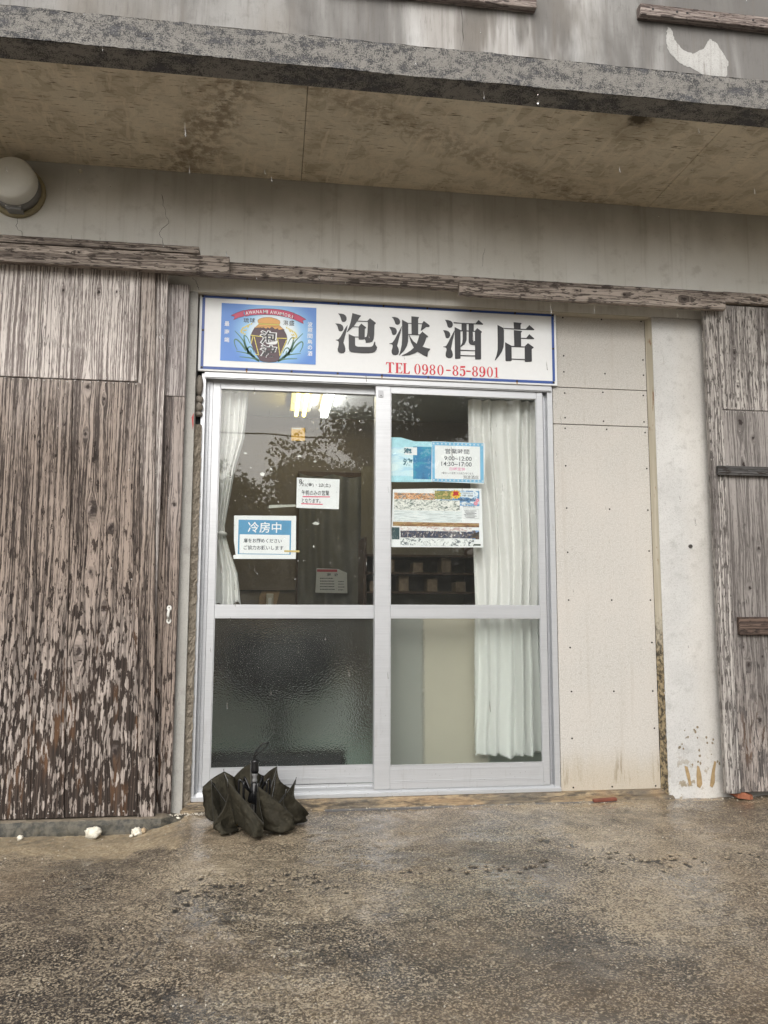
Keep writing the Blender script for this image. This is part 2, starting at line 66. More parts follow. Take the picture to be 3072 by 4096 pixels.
class Mat:
    def __init__(m,name):
        m.m=bpy.data.materials.new(name); m.m.use_nodes=True; m.nt=m.m.node_tree; m.nt.nodes.clear()
        m.out=m.nt.nodes.new('ShaderNodeOutputMaterial')
    def n(m,t): return m.nt.nodes.new(t)
    def l(m,a,b):
        if isinstance(a,S): m.nt.links.new(a.k,b)
        elif isinstance(a,(int,float)): b.default_value=a
        elif isinstance(a,(tuple,list)): b.default_value=(*a,1) if len(a)==3 and b.type=='RGBA' else a
        else: m.nt.links.new(a,b)
    def obj(m):
        if not hasattr(m,'_o'): m._o=S(m.nt,m.n('ShaderNodeTexCoord').outputs['Object'])
        return m._o
    def sep(m,v):
        n=m.n('ShaderNodeSeparateXYZ'); m.l(v,n.inputs[0]); return [S(m.nt,n.outputs[i]) for i in range(3)]
    def comb(m,x=0.,y=0.,z=0.):
        n=m.n('ShaderNodeCombineXYZ')
        for i,v in enumerate((x,y,z)): m.l(v,n.inputs[i])
        return S(m.nt,n.outputs[0])
    def noise(m,v,scale=5,detail=2,rough=.5,dist=0.):
        n=m.n('ShaderNodeTexNoise'); m.l(v,n.inputs['Vector']); n.inputs['Scale'].default_value=scale; n.inputs['Detail'].default_value=detail
        n.inputs['Roughness'].default_value=rough; n.inputs['Distortion'].default_value=dist; return S(m.nt,n.outputs[0])
    def vor(m,v,scale=5,feature='F1',out='Distance',rnd=1.):
        n=m.n('ShaderNodeTexVoronoi'); n.feature=feature; m.l(v,n.inputs['Vector']); n.inputs['Scale'].default_value=scale; n.inputs['Randomness'].default_value=rnd
        return S(m.nt,n.outputs[out])
    def mix(m,f,a,b,mode='MIX'):
        n=m.n('ShaderNodeMix'); n.data_type='RGBA'; n.blend_type=mode; m.l(f,n.inputs[0]); m.l(a,n.inputs[6]); m.l(b,n.inputs[7]); return S(m.nt,n.outputs[2])
    def attr(m,name,kind='GEOMETRY',out='Fac'):
        n=m.n('ShaderNodeAttribute'); n.attribute_type=kind; n.attribute_name=name; return S(m.nt,n.outputs[out])
    def rnd(m): return S(m.nt,m.n('ShaderNodeObjectInfo').outputs['Random'])
    def bump(m,h,strength=.5,dist=.01,prev=None):
        n=m.n('ShaderNodeBump'); m.l(h,n.inputs['Height']); n.inputs['Strength'].default_value=strength; n.inputs['Distance'].default_value=dist
        if prev is not None: m.l(prev,n.inputs['Normal'])
        return S(m.nt,n.outputs[0])
    def pbr(m,color,rough=.6,metal=0.,normal=None,spec=.5,**kw):
        p=m.n('ShaderNodeBsdfPrincipled'); m.l(color,p.inputs['Base Color']); m.l(rough,p.inputs['Roughness']); m.l(metal,p.inputs['Metallic']); m.l(spec,p.inputs['Specular IOR Level'])
        for k,v in kw.items(): m.l(v,p.inputs[k.replace('_',' ')])
        if normal is not None: m.l(normal,p.inputs['Normal'])
        m.nt.links.new(p.outputs[0],m.out.inputs[0]); return m.m
def flat(name,c,rough=.6,metal=0.,grain=0.,**kw):
    m=Mat(name)
    if grain:
        f=m.noise(m.obj(),40,3,.6); k=m.mix(f,tuple(x*(1-grain) for x in c),tuple(min(1,x*(1+grain)) for x in c))
    else: k=c
    return m.pbr(k,rough,metal,**kw)

# ------------------------------------------------------------------ mesh helpers
class MB:
    def __init__(s): s.v=[]; s.f=[]; s.smooth=False
    def quad(s,*p):
        b=len(s.v); s.v+= [tuple(q) for q in p]; s.f.append(tuple(range(b,b+len(p))))
    def box(s,x0,x1,y0,y1,z0,z1,bev=0.):
        if bev:
            bm=bmesh.new(); bmesh.ops.create_cube(bm,size=1)
            for v in bm.verts: v.co=Vector(((x0+x1)/2+v.co.x*(x1-x0),(y0+y1)/2+v.co.y*(y1-y0),(z0+z1)/2+v.co.z*(z1-z0)))
            bmesh.ops.bevel(bm,geom=bm.edges[:],offset=bev,segments=1,affect='EDGES'); s.bm(bm); return s
        b=len(s.v); s.v+=[(x,y,z) for z in (z0,z1) for x,y in ((x0,y0),(x1,y0),(x1,y1),(x0,y1))]
        s.f+=[tuple(b+i for i in q) for q in ((3,2,1,0),(4,5,6,7),(0,1,5,4),(1,2,6,5),(2,3,7,6),(3,0,4,7))]; return s
    def bm(s,bm):
        b=len(s.v); bm.verts.index_update(); s.v+=[tuple(v.co) for v in bm.verts]; s.f+=[tuple(b+v.index for v in f.verts) for f in bm.faces]; bm.free()
    def grid(s,P,closed=False):
        b=len(s.v); n,k=len(P),len(P[0])
        for r in P: s.v+=[tuple(p) for p in r]
        for i in range(n-1):
            for j in range(k if closed else k-1):
                j2=(j+1)%k; s.f.append((b+i*k+j,b+i*k+j2,b+(i+1)*k+j2,b+(i+1)*k+j))
        return s
    def tube(s,path,r,n=8,cap=True):
        path=[Vector(p) for p in path]; rs=r if isinstance(r,(list,tuple)) else [r]*len(path); rings=[]; prev=None
        for i,p in enumerate(path):
            t=(path[min(i+1,len(path)-1)]-path[max(i-1,0)]).normalized()
            a=prev if prev is not None else (Vector((0,0,1)) if abs(t.z)<.9 else Vector((1,0,0)))
            a=(a-t*a.dot(t)).normalized(); prev=a; c=t.cross(a)
            rings.append([p+(a*math.cos(2*math.pi*k/n)+c*math.sin(2*math.pi*k/n))*rs[i] for k in range(n)])
        b=len(s.v); s.grid(rings,True)
        if cap: s.f+=[tuple(b+k for k in range(n))[::-1],tuple(b+(len(path)-1)*n+k for k in range(n))]
        return s
    def lathe(s,prof,c,axis='z',n=24,cap=True):
        ring=[]
        for r,h in prof:
            q=[]
            for k in range(n):
                a=2*math.pi*k/n; x,y=r*math.cos(a),r*math.sin(a)
                q.append((c[0]+x,c[1]+y,c[2]+h) if axis=='z' else (c[0]+x,c[1]-h,c[2]+y))
            ring.append(q)
        b=len(s.v); s.grid(ring,True)
        if cap: s.f+=[tuple(b+k for k in range(n))[::-1],tuple(b+(len(prof)-1)*n+k for k in range(n))]
        return s
    def poly(s,pts,y):      # filled polygon on a plane facing -y
        tri=geometry.tessellate_polygon([[Vector((p[0],p[1],0)) for p in pts]]); b=len(s.v)
        s.v+=[(p[0],y,p[1]) for p in pts]
        for t in tri:
            a,q,c=(pts[i] for i in t)
            if (q[0]-a[0])*(c[1]-a[1])-(q[1]-a[1])*(c[0]-a[0])<0: t=t[::-1]
            s.f.append(tuple(b+i for i in t))
        return s
    def rect(s,b,y): return s.poly([(b[0],b[1]),(b[2],b[1]),(b[2],b[3]),(b[0],b[3])],y)
    def slab(s,pts,y,th):   # polygon with thickness
        n=len(pts); s.poly(pts,y); s.poly(pts,y+th)
        for i in range(n):
            a,b=pts[i],pts[(i+1)%n]; s.quad((a[0],y,a[1]),(b[0],y,b[1]),(b[0],y+th,b[1]),(a[0],y+th,a[1]))
        return s
    def ring(s,cx,cz,rx,rz,ix,iz,y,n=28,pw=2.):
        f=lambda a,p:math.copysign(abs(a)**(2/p),a)
        o=[[(cx+rx*f(math.cos(t),pw),y,cz+rz*f(math.sin(t),pw)) for t in [2*math.pi*k/n for k in range(n)]],[(cx+ix*f(math.cos(t),pw),y,cz+iz*f(math.sin(t),pw)) for t in [2*math.pi*k/n for k in range(n)]]]
        return s.grid(o[::-1],True)
    def stroke(s,path,wd,y):
        p=[Vector((a,b)) for a,b in path]; ws=wd if isinstance(wd,(list,tuple)) else [wd]*len(p); L=[];Rr=[]
        for i in range(len(p)):
            t=(p[min(i+1,len(p)-1)]-p[max(i-1,0)]).normalized(); nn=Vector((-t.y,t.x))*ws[i]/2
            L.append((p[i].x+nn.x,y,p[i].y+nn.y)); Rr.append((p[i].x-nn.x,y,p[i].y-nn.y))
        return s.grid([Rr,L])
    def build(s,name,mat,parent=None,loc=None,smooth=None,**kw):
        L=Vector(parent_loc(parent)) if parent else Vector(loc or (0,0,0))
        me=bpy.data.meshes.new(name); me.from_pydata([(a-L.x,b-L.y,c-L.z) for a,b,c in s.v],[],s.f); me.update()
        if smooth if smooth is not None else s.smooth: me.shade_smooth()
        me.materials.append(mat); o=bpy.data.objects.new(name,me); col.objects.link(o)
        if parent: o.parent=parent
        else: o.location=L
        return o
def parent_loc(p):
    v=Vector(p.location)
    while p.parent: p=p.parent; v=v+Vector(p.location)
    return v
def tag(o,label=None,cat=None,group=None,kind=None):
    if label: o['label']=label
    if cat: o['category']=cat
    if group: o['group']=group
    if kind: o['kind']=kind
    return o
def thing(name,label,cat,loc,group=None):
    o=bpy.data.objects.new(name,None); col.objects.link(o); o.location=loc; o.empty_display_size=.05
    return tag(o,label,cat,group)
def smoothpath(p,n=6):
    p=[Vector(q) for q in p]; o=[]
    for i in range(len(p)-1):
        a,b,c,d=p[max(i-1,0)],p[i],p[i+1],p[min(i+2,len(p)-1)]
        for k in range(n):
            t=k/n; o.append(.5*((2*b)+(c-a)*t+(2*a-5*b+4*c-d)*t*t+(-a+3*b-3*c+d)*t**3))
    return o+[p[-1]]
FONT_OFF={}
def text(mb,s,box,y,off=0.,jit=0.):
    """one line of lettering fitted to a box (x0,z0,x1,z1) on a plane facing -y"""
    cu=bpy.data.curves.new('lettering','FONT'); cu.body=s; cu.offset=off; cu.fill_mode='FRONT'; cu.resolution_u=3
    o=bpy.data.objects.new('lettering',cu); col.objects.link(o)
    bpy.context.view_layer.update(); dg=bpy.context.evaluated_depsgraph_get(); me=bpy.data.meshes.new_from_object(o.evaluated_get(dg))
    V=[v.co.copy() for v in me.vertices]; F=[tuple(p.vertices) for p in me.polygons]
    bpy.data.objects.remove(o); bpy.data.curves.remove(cu); bpy.data.meshes.remove(me)
    if not V: return mb
    a=min(v.x for v in V); b=max(v.x for v in V); c=min(v.y for v in V); d=max(v.y for v in V)
    k=len(mb.v); x0,z0,x1,z1=box
    for v in V:
        u=(v.x-a)/(b-a); t=(v.y-c)/(d-c); x=x0+u*(x1-x0); z=z0+t*(z1-z0)
        if jit: z+=jit*math.sin(u*37)+jit*.6*math.sin(u*91+1); x+=jit*.8*math.sin(t*5+u*50)
        mb.v.append((x,y,z))
    mb.f+=[tuple(k+i for i in f) for f in F]; return mb

# ------------------------------------------------------------------ materials
def wood(name,axis='z',knots=(),pale=(.66,.61,.575),dark=(.20,.17,.16),deep=(.030,.022,.018),lowtone=False,flake=0.,scale=1.,warm=(.295,.235,.195),rough=.75):
    m=Mat(name); x,y,z=m.sep(m.obj())
    u,v=(x+y*1.3,z) if axis=='z' else (z+y*1.3,x)
    r=m.rnd(); du=core=halo=None
    for cx,cz,rad in knots:
        ex=(x-cx) if axis=='z' else (z-cz); e0=(z-cz) if axis=='z' else (x-cx); ez=e0*.30
        r2=ex*ex+ez*ez; k=r2.mx(rad*rad).pw(-1)*(rad*rad)
        far=r2.ss((rad*4.5)**2,(rad*1.8)**2); dd=ex*k*far
        du=dd if du is None else du+dd
        rc=(ex*ex+(e0*.62)*(e0*.62)).sqrt()+(m.noise(m.obj(),120,2)-.5)*rad*.9
        c=rc.ss(rad*.75,rad*.30); core=c if core is None else core.mx(c)
        h_=rc.ss(rad*1.6,rad*.7); halo=h_ if halo is None else halo.mx(h_)
    wv=m.noise(m.comb(u*5,v*1.3+r*31,r*7),1,3)-.5
    uu=u+wv*.03
    if du is not None: uu=uu-du
    seed=r*19
    g1=m.noise(m.comb(uu*165*scale,v*1.3+seed,r*9),1,2,.5)
    g2=m.noise(m.comb(uu*330*scale,v*20+seed,r*5),1,3,.65)
    g3=m.noise(m.comb(uu*26*scale,v*1.6+seed,r*13+4),1,3,.6)
    ln=(g1*.6+g2*.4+(g3-.5)*.35).ss(.42,.56)
    big=m.noise(m.comb(u*6,v*1.8+seed,0.),1,4,.6)
    fleck=m.noise(m.comb(uu*105*scale,v*17+seed,r*3+2),1,3,.6)
    colA=m.mix(ln,dark,pale)
    colA=m.mix(g3.ss(.52,.68)*.4,colA,tuple(.5*a+.5*b for a,b in zip(dark,pale)))
    if lowtone:
        tone=m.attr('wear','OBJECT')
        h=z+(1-tone)*2.2+(big-.5)*.95
        low=m.mix(ln,tuple(a*1.25 for a in deep),warm)
        colA=m.mix(tone.ss(.2,.8)*h.ss(2.25,1.5,.55,.95),colA,low)
        fl=(fleck-(.60+h.ss(.3,2.2)*.06)).ss(-.01,.03)*.7
        colA=m.mix(fl,colA,deep)
        ell=m.vor(m.comb(uu*72,v*13+seed,r*3),1,'F1'); n4=m.noise(m.comb(uu*95,v*17+seed,2.),1,5,.68)
        F=n4+(ell-.42)*.40
        gone=(F-(.455+h*.165)).ss(-.012,.012)
        grey=m.mix(ln*.6+g2*.4,(.20,.165,.145),(.50,.44,.40))
        colA=m.mix(h.ss(1.15,.35)*tone.ss(.2,.8)*.85,colA,grey)
        br=m.mix(g1.ss(.40,.62),tuple(a*.8 for a in deep),tuple(a*2.0 for a in deep))
        br=m.mix(m.noise(m.comb(u*16,v*2.5+seed,5.),1,3).ss(.55,.70)*h.ss(1.2,.4)*.6,br,(.17,.085,.04))
        colA=m.mix(gone*tone.ss(.1,.5),colA,br)
        hgt=ln*.5+(1-gone)*.6-fl*.3
    else:
        fl=(fleck-(.585-flake*.08)).ss(-.012,.02)
        colA=m.mix(fl*.85,colA,deep); hgt=ln*.7-fl*.3
    cr=m.noise(m.comb(uu*34,v*1.1+seed,r*21),1,2,.4); colA=m.mix((cr-.5).ab().ss(.012,.002)*big.ss(.45,.6)*.75,colA,deep)
    if core is not None:
        colA=m.mix(halo*.45,colA,m.mix(g2.ss(.4,.6),deep,dark)); colA=m.mix(core*.92,colA,(.028,.02,.018)); hgt=hgt-core*.7
    return m.pbr(colA,rough,0,m.bump(hgt,.8,.004),spec=.3)

def concrete(name,base,dark,light,scale=1.,bump=.3,streak=0.,streakcol=(.12,.1,.08),stain=None,rough=.85,grain=220,gb=.25):
    m=Mat(name); o=m.obj(); x,y,z=m.sep(o)
    n1=m.noise(o,2.2*scale,5,.6); n2=m.noise(o,14*scale,4,.6); n3=m.noise(o,grain,2,.6)
    c=m.mix(n1.ss(.35,.68),base,light); c=m.mix(n2.ss(.52,.75)*.45,c,dark); c=m.mix(n3.ss(.52,.7)*gb,c,dark); c=m.mix(n3.ss(.47,.3)*gb,c,light)
    if streak:
        s=m.noise(m.comb(x*16,y*16,z*.6),1,4,.65); c=m.mix(s.ss(.5,.72)*streak,c,streakcol)
        s2=m.noise(m.comb(x*55,y*55,z*1.5),1,2,.6); c=m.mix(s2.ss(.55,.75)*streak*.6,c,streakcol)
    if stain: c=stain(m,c,x,y,z)
    nb=m.bump(n3*.6+n2*.8,bump,.004); return m.pbr(c,rough,0,nb,spec=.25)

M={}
def lintel_streak_shade(m,c,x,y,z):
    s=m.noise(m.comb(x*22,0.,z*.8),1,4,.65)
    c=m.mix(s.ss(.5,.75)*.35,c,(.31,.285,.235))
    d=(z+m.noise(m.comb(x*5,0.,z*2),1,3)*.25).ss(2.85,3.15); return m.mix(d*.6,c,(.12,.105,.07))  # slab shade painted in: the wall darkens towards the soffit
M['lintel']=concrete('painted concrete lintel',(.67,.66,.615),(.46,.44,.395),(.73,.725,.69),bump=.15,stain=lintel_streak_shade,gb=.18)
def st_pillar(m,c,x,y,z):
    d=(z+m.noise(m.obj(),7,3)*.3).ss(.45,.1); n=m.noise(m.obj(),20,4,.65)
    c=m.mix(n.ss(.57,.64)*d*.8,c,(.25,.2,.12))
    warm=(x+m.noise(m.obj(),3,2)*.2).ss(2.5,2.62); return m.mix(warm*.22,c,(.60,.54,.46))
M['pillar']=concrete('rendered pillar',(.50,.497,.485),(.29,.285,.27),(.60,.597,.58),bump=.9,stain=st_pillar,grain=170,gb=.4)
M['jamb']=concrete('rendered jamb',(.34,.335,.315),(.21,.2,.18),(.41,.4,.375),bump=.6,grain=190,gb=.35)
def st_upper(m,c,x,y,z):
    s=m.noise(m.comb(x*3.2,0.,z*.5+3.3),1,4,.6,.5); c=m.mix(s.ss(.44,.64)*.7,c,(.115,.108,.102)); wz=(x-1.5+(m.noise(m.comb(x*5,0.,z*1.5),1,4,.6)-.5)*.8).ab().ss(.62,.3); c=m.mix(wz*s.ss(.60,.48)*.7,c,(.58,.575,.57))
    b=m.noise(m.comb(x*1.6,0.,z*.6+9),1,4,.6); c=m.mix(b.ss(.46,.66)*.5,c,(.21,.185,.155))
    s2=m.noise(m.comb(x*30,0.,z*1.2),1,3,.6); c=m.mix(s2.ss(.5,.72)*.5,c,(.16,.145,.13))
    f=m.noise(m.comb(x*110,0.,z*9),1,3,.7); return m.mix(f.ss(.52,.7)*.35,c,(.10,.095,.09))
M['upper']=concrete('streaked upper wall paint',(.235,.23,.22),(.15,.145,.138),(.31,.305,.295),bump=.35,stain=st_upper,gb=.2)
def soffit_mat():
    m=Mat('stained soffit concrete'); o=m.obj(); x,y,z=m.sep(o)
    n1=m.noise(o,1.6,5,.6,.4); n2=m.noise(o,7,5,.65,.6)
    c=m.mix(n1.ss(.3,.7),(.53,.475,.37),(.62,.565,.45)); c=m.mix(n2.ss(.45,.7)*.5,c,(.36,.30,.21))
    pat=m.noise(m.comb(x*9,y*9,3.),1,4,.55,.8); c=m.mix(pat.ss(.52,.56)*.42,c,(.66,.58,.45))
    c=m.mix(pat.ss(.44,.40)*.35,c,(.29,.24,.165))
    area=m.noise(m.comb(x*1.5,y*1.7,8.),1,3,.6)
    d=m.noise(m.comb(x*13,y*85,0.),1,4,.68); c=m.mix(d.ss(.56,.68)*area.ss(.36,.55)*.95,c,(.10,.075,.05))
    dr=m.noise(m.comb(x*26+y*3,y*3.2,6.),1,3,.6); c=m.mix(dr.ss(.57,.64)*.50,c,(.68,.60,.47))
    # two rust-brown leak stains crossing the slab
    for ax,bx,wd,k in ((-.10,-.38,.10,.6),(1.93,2.0,.13,.42)):
        q=(x-ax-(y+.1)*bx+ (m.noise(o,9,4,.65)-.5)*.35).ab(); mk=q.ss(wd*2.0,wd*.1)
        c=m.mix(mk*m.noise(o,26,4,.7).ss(.36,.58)*k,c,(.105,.066,.036))
    q=((x-1.915)*(x-1.915)*.55+(y+.79)*(y+.79)).sqrt()+(m.noise(o,24,4,.7)-.5)*.09; c=m.mix(q.ss(.062,.022)*.93,c,(.022,.02,.016)); c=m.mix(q.ss(.22,.05)*.35,c,(.10,.075,.045))
    g=m.noise(o,150,2); c=m.mix(g.ss(.55,.75)*.2,c,(.14,.115,.08))
    return m.pbr(c,.85,0,m.bump(n2*.6+d*.5+g*.2,.25,.004),spec=.2)
M['soffit']=soffit_mat()
def lip_mat(dark):
    m=Mat('speckled slab edge'+(' underside' if dark else '')); o=m.obj(); x,y,z=m.sep(o)
    a=m.noise(o,190,3,.7); b=m.noise(m.comb(x*7,y*12,z*16),1,4,.65); v=m.vor(o,230); b2=m.noise(o,38,4,.65)
    mask=(a*.8+(b-.5)*.55+(b2-.5)*.5+0.).ss(.34,.50)
    c=m.mix(mask,(.235,.225,.208),(.066,.066,.068)); c=m.mix(a.ss(.60,.70)*.5,c,(.03,.03,.035)); c=m.mix(b.ss(.52,.7)*.35,c,(.12,.125,.145))
    if dark: c=m.mix(.05,c,(.02,.02,.017))
    return m.pbr(c,.85,0,m.bump(a*.7+v*.5,.9,.005),spec=.25)
M['lip']=lip_mat(False); M['lipdark']=lip_mat(True)
M['mortar']=concrete('rough mortar',(.22,.19,.15),(.075,.062,.05),(.32,.28,.225),scale=3,bump=1.,grain=110,gb=.6)
M['stonefill']=concrete('coral fill stone',(.19,.17,.145),(.09,.08,.07),(.26,.235,.2),scale=3,bump=.8,grain=120,gb=.5)
def reveal_mat():
    m=Mat('chipped reveal paint'); o=m.obj(); x,y,z=m.sep(o)
    n=m.noise(o,45,4,.65); low=(z+(n-.5)*.4).ss(.85,.6); base=m.mix(m.noise(m.comb(x*40,y*40,z*3),1,3).ss(.4,.7),(.46,.42,.33),(.56,.52,.43))
    ro=m.noise(m.comb(x*30,y*30,z*9),1,4,.65); base=m.mix(ro.ss(.60,.66)*.7,base,(.23,.10,.04))
    rough_=m.mix(n.ss(.4,.6),(.06,.05,.035),(.34,.27,.16)); c=m.mix(low,base,rough_)
    return m.pbr(c,.8,0,m.bump(n*low,1.,.008))
M['reveal']=reveal_mat()
def board_mat():
    m=Mat('fibre cement board'); o=m.obj(); x,y,z=m.sep(o)
    f=m.noise(o,170,3,.65); f2=m.noise(o,60,4,.7); b=m.noise(o,2.4,4,.55)
    c=m.mix(f.ss(.3,.7),(.40,.385,.355),(.56,.545,.515)); c=m.mix(f2.ss(.5,.72)*.5,c,(.33,.295,.25)); c=m.mix(b.ss(.35,.7)*.4,c,(.55,.51,.465))
    s=m.noise(m.comb(x*60,0.,z*3.5),1,4,.7); low=m.attr('foot','OBJECT')
    hh=(z+(m.noise(m.comb(x*9,0.,0.),1,3)-.5)*.16)
    c=m.mix(hh.ss(.24,.05)*low*.45,c,(.42,.34,.22)); c=m.mix(s.ss(.5,.62)*hh.ss(.22,.07)*hh.ss(.015,.06)*low*m.noise(m.comb(x*4.5,3.,0.),1,3).ss(.42,.60)*.8,c,(.16,.12,.06))
    v=m.noise(m.comb(x*26,0.,z*1.1),1,3,.6); c=m.mix(v.ss(.52,.75)*.22,c,(.36,.32,.27))
    return m.pbr(c,.75,0,m.bump(f*.6+f2*.4,.22,.002),spec=.3)
M['board']=board_mat()
def alu_mat(name='anodised aluminium',c0=(.545,.56,.58),dirt=.35):
    m=Mat(name); o=m.obj(); x,y,z=m.sep(o)
    br=m.noise(m.comb(x*3,y*300,z*300),1,2); n=m.noise(o,9,4,.65); d=m.noise(m.comb(x*40,y*40,z*5),1,4,.7)
    c=m.mix(br.ss(.3,.7)*.25,c0,(.72,.73,.75)); low=m.sep(m.obj())[2].ss(.9,.0)
    c=m.mix(n.ss(.5,.75)*dirt*.5,c,(.42,.42,.43)); c=m.mix(d.ss(.58,.72)*dirt*.7*low,c,(.30,.285,.27))
    spots=m.vor(o,75); pick=m.noise(o,60,0); c=m.mix(spots.ss(.16,.08)*pick.ss(.62,.66)*.8*low,c,(.12,.10,.085))
    beads=m.vor(o,95); bm_=beads.ss(.28,.0)*m.noise(o,35,1).ss(.52,.6)
    return m.pbr(c,m.mix(n,(.30,)*3,(.48,)*3),.5,m.bump(bm_*.7+br*.06,.35,.002),spec=.5)
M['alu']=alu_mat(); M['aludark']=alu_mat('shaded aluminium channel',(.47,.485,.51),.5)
def glass_mat():
    m=Mat('clear window glass'); lw=m.n('ShaderNodeLayerWeight'); lw.inputs[0].default_value=.5
    f=S(m.nt,lw.outputs['Facing']).pw(5)*.95+.034
    o=m.obj(); x,y,z=m.sep(o)
    gl=m.n('ShaderNodeBsdfGlossy'); gl.inputs['Roughness'].default_value=.0; gl.inputs['Color'].default_value=(1,1,1,1)
    wob=m.noise(o,2.2,1); nb=m.bump(wob,.05,.02); m.l(nb,gl.inputs['Normal'])
    tr=m.n('ShaderNodeBsdfTransparent'); tr.inputs['Color'].default_value=(.965,.975,.968,1)
    df=m.n('ShaderNodeBsdfDiffuse'); df.inputs['Color'].default_value=(.5,.5,.48,1)
    dirt=m.noise(o,5,4,.7).ss(.5,.8)*.035+.012+m.noise(m.comb(x*60,0.,z*6),1,3,.7).ss(.6,.75)*.05+m.noise(o,260,1).ss(.70,.76)*.16  # dirt and smears, plus an even dust haze added to lift the dark panes
    a=m.n('ShaderNodeMixShader'); m.l(dirt,a.inputs[0]); m.nt.links.new(tr.outputs[0],a.inputs[1]); m.nt.links.new(df.outputs[0],a.inputs[2])
    b=m.n('ShaderNodeMixShader'); m.l(f,b.inputs[0]); m.nt.links.new(a.outputs[0],b.inputs[1]); m.nt.links.new(gl.outputs[0],b.inputs[2]); m.nt.links.new(b.outputs[0],m.out.inputs[0])
    return m.m
M['glass']=glass_mat()
def frosted_mat(name,rough,tint,haze,bs=.9):
    m=Mat(name); o=m.obj()
    h=m.vor(o,150,'SMOOTH_F1')*.7+m.noise(o,210,2)*.6; nb=m.bump(h,bs,.004)
    rf=m.n('ShaderNodeBsdfRefraction'); rf.inputs['IOR'].default_value=1.2; rf.inputs['Roughness'].default_value=rough; rf.inputs['Color'].default_value=(*tint,1); m.l(nb,rf.inputs['Normal'])
    gl=m.n('ShaderNodeBsdfGlossy'); gl.inputs['Roughness'].default_value=.22; m.l(nb,gl.inputs['Normal'])
    df=m.n('ShaderNodeBsdfDiffuse'); df.inputs['Color'].default_value=(.42,.44,.42,1)
    gl.inputs['Color'].default_value=(.8,.8,.8,1); lw=m.n('ShaderNodeLayerWeight'); f=S(m.nt,lw.outputs['Facing']).pw(5)*.9+.016
    a=m.n('ShaderNodeMixShader'); a.inputs[0].default_value=haze; m.nt.links.new(rf.outputs[0],a.inputs[1]); m.nt.links.new(df.outputs[0],a.inputs[2])
    b=m.n('ShaderNodeMixShader'); m.l(f,b.inputs[0]); m.nt.links.new(a.outputs[0],b.inputs[1]); m.nt.links.new(gl.outputs[0],b.inputs[2]); m.nt.links.new(b.outputs[0],m.out.inputs[0])
    return m.m
M['frost']=frosted_mat('patterned frosted glass',.24,(.85,.865,.855),.012); M['frost2']=frosted_mat('fine frosted glass',.05,(.95,.97,.958),.04,.5)
def cloth_mat():
    m=Mat('white satin curtain'); o=m.obj(); f=m.noise(m.comb(*[k*q for k,q in zip(m.sep(o),(500,500,120))]),1,2)
    p=m.n('ShaderNodeBsdfPrincipled'); p.inputs['Base Color'].default_value=(.88,.88,.865,1); p.inputs['Roughness'].default_value=.40; p.inputs['Sheen Weight'].default_value=.3
    m.l(m.bump(f,.08,.001),p.inputs['Normal']); t=m.n('ShaderNodeBsdfTranslucent'); t.inputs['Color'].default_value=(.7,.72,.69,1)
    a=m.n('ShaderNodeMixShader'); a.inputs[0].default_value=.22; m.nt.links.new(p.outputs[0],a.inputs[1]); m.nt.links.new(t.outputs[0],a.inputs[2]); m.nt.links.new(a.outputs[0],m.out.inputs[0]); return m.m
M['cloth']=cloth_mat()
M['signwhite']=flat('sign board enamel',(.76,.775,.78),.35,grain=.04); M['signblue']=flat('sign blue border',(.035,.085,.30),.4,grain=.12)
M['ink']=flat('black sign lettering',(.018,.018,.022),.4,grain=.2); M['red']=flat('red sign lettering',(.58,.03,.05),.4,grain=.1)
M['screw']=flat('dark screw head',(.035,.03,.028),.5,.4); M['rust']=flat('rusty metal',(.16,.05,.03),.85,grain=.5)
M['paper']=flat('white paper',(.80,.82,.84),.7,grain=.03); M['paperblue']=flat('printed blue',(.10,.31,.52),.7,grain=.1); M['skyblue']=flat('printed light blue',(.20,.48,.72),.65,grain=.1)
M['pen']=flat('black pen',(.02,.02,.03),.6); M['print']=flat('grey print',(.05,.06,.08),.6); M['pinkline']=flat('pink marker',(.68,.10,.18),.6,grain=.2); M['pink']=flat('pink print',(.72,.22,.42),.6)
M['tan']=flat('stained tape',(.50,.40,.15),.6,grain=.3); M['tape']=flat('dusty sticky tape',(.42,.43,.38),.4,grain=.3); M['orange']=flat('orange sticker',(.52,.30,.025),.55,grain=.12); M['orangeline']=flat('brown sticker print',(.30,.16,.02),.6)
def emblem_mat():
    m=Mat('printed blue emblem ground'); x,y,z=m.sep(m.obj())
    ex=(x-.345)*1.0; ez=(z-.20)*1.15; d=(ex*ex+ez*ez).sqrt()+ (m.noise(m.obj(),14,3)-.5)*.012
    c=m.mix(d.ss(.235,.115),(.085,.23,.62),(.30,.58,.86)); c=m.mix(d.ss(.15,.085),c,(.78,.86,.90)); return m.pbr(c,.4)
M['emblem']=emblem_mat()
M['jar']=flat('printed jar brown',(.085,.048,.062),.45,grain=.1); M['cap']=flat('printed jar cloth',(.72,.38,.11),.45,grain=.06); M['rope']=flat('printed rope yellow',(.76,.66,.13),.45)
M['leaf']=flat('printed leaf green',(.075,.19,.13),.45,grain=.15); M['ribbon']=flat('printed ribbon red',(.52,.055,.13),.45); M['ear']=flat('printed rice ear',(.70,.60,.16),.45,grain=.2); M['white']=flat('printed white',(.82,.84,.86),.45)
M['umbrella']=None
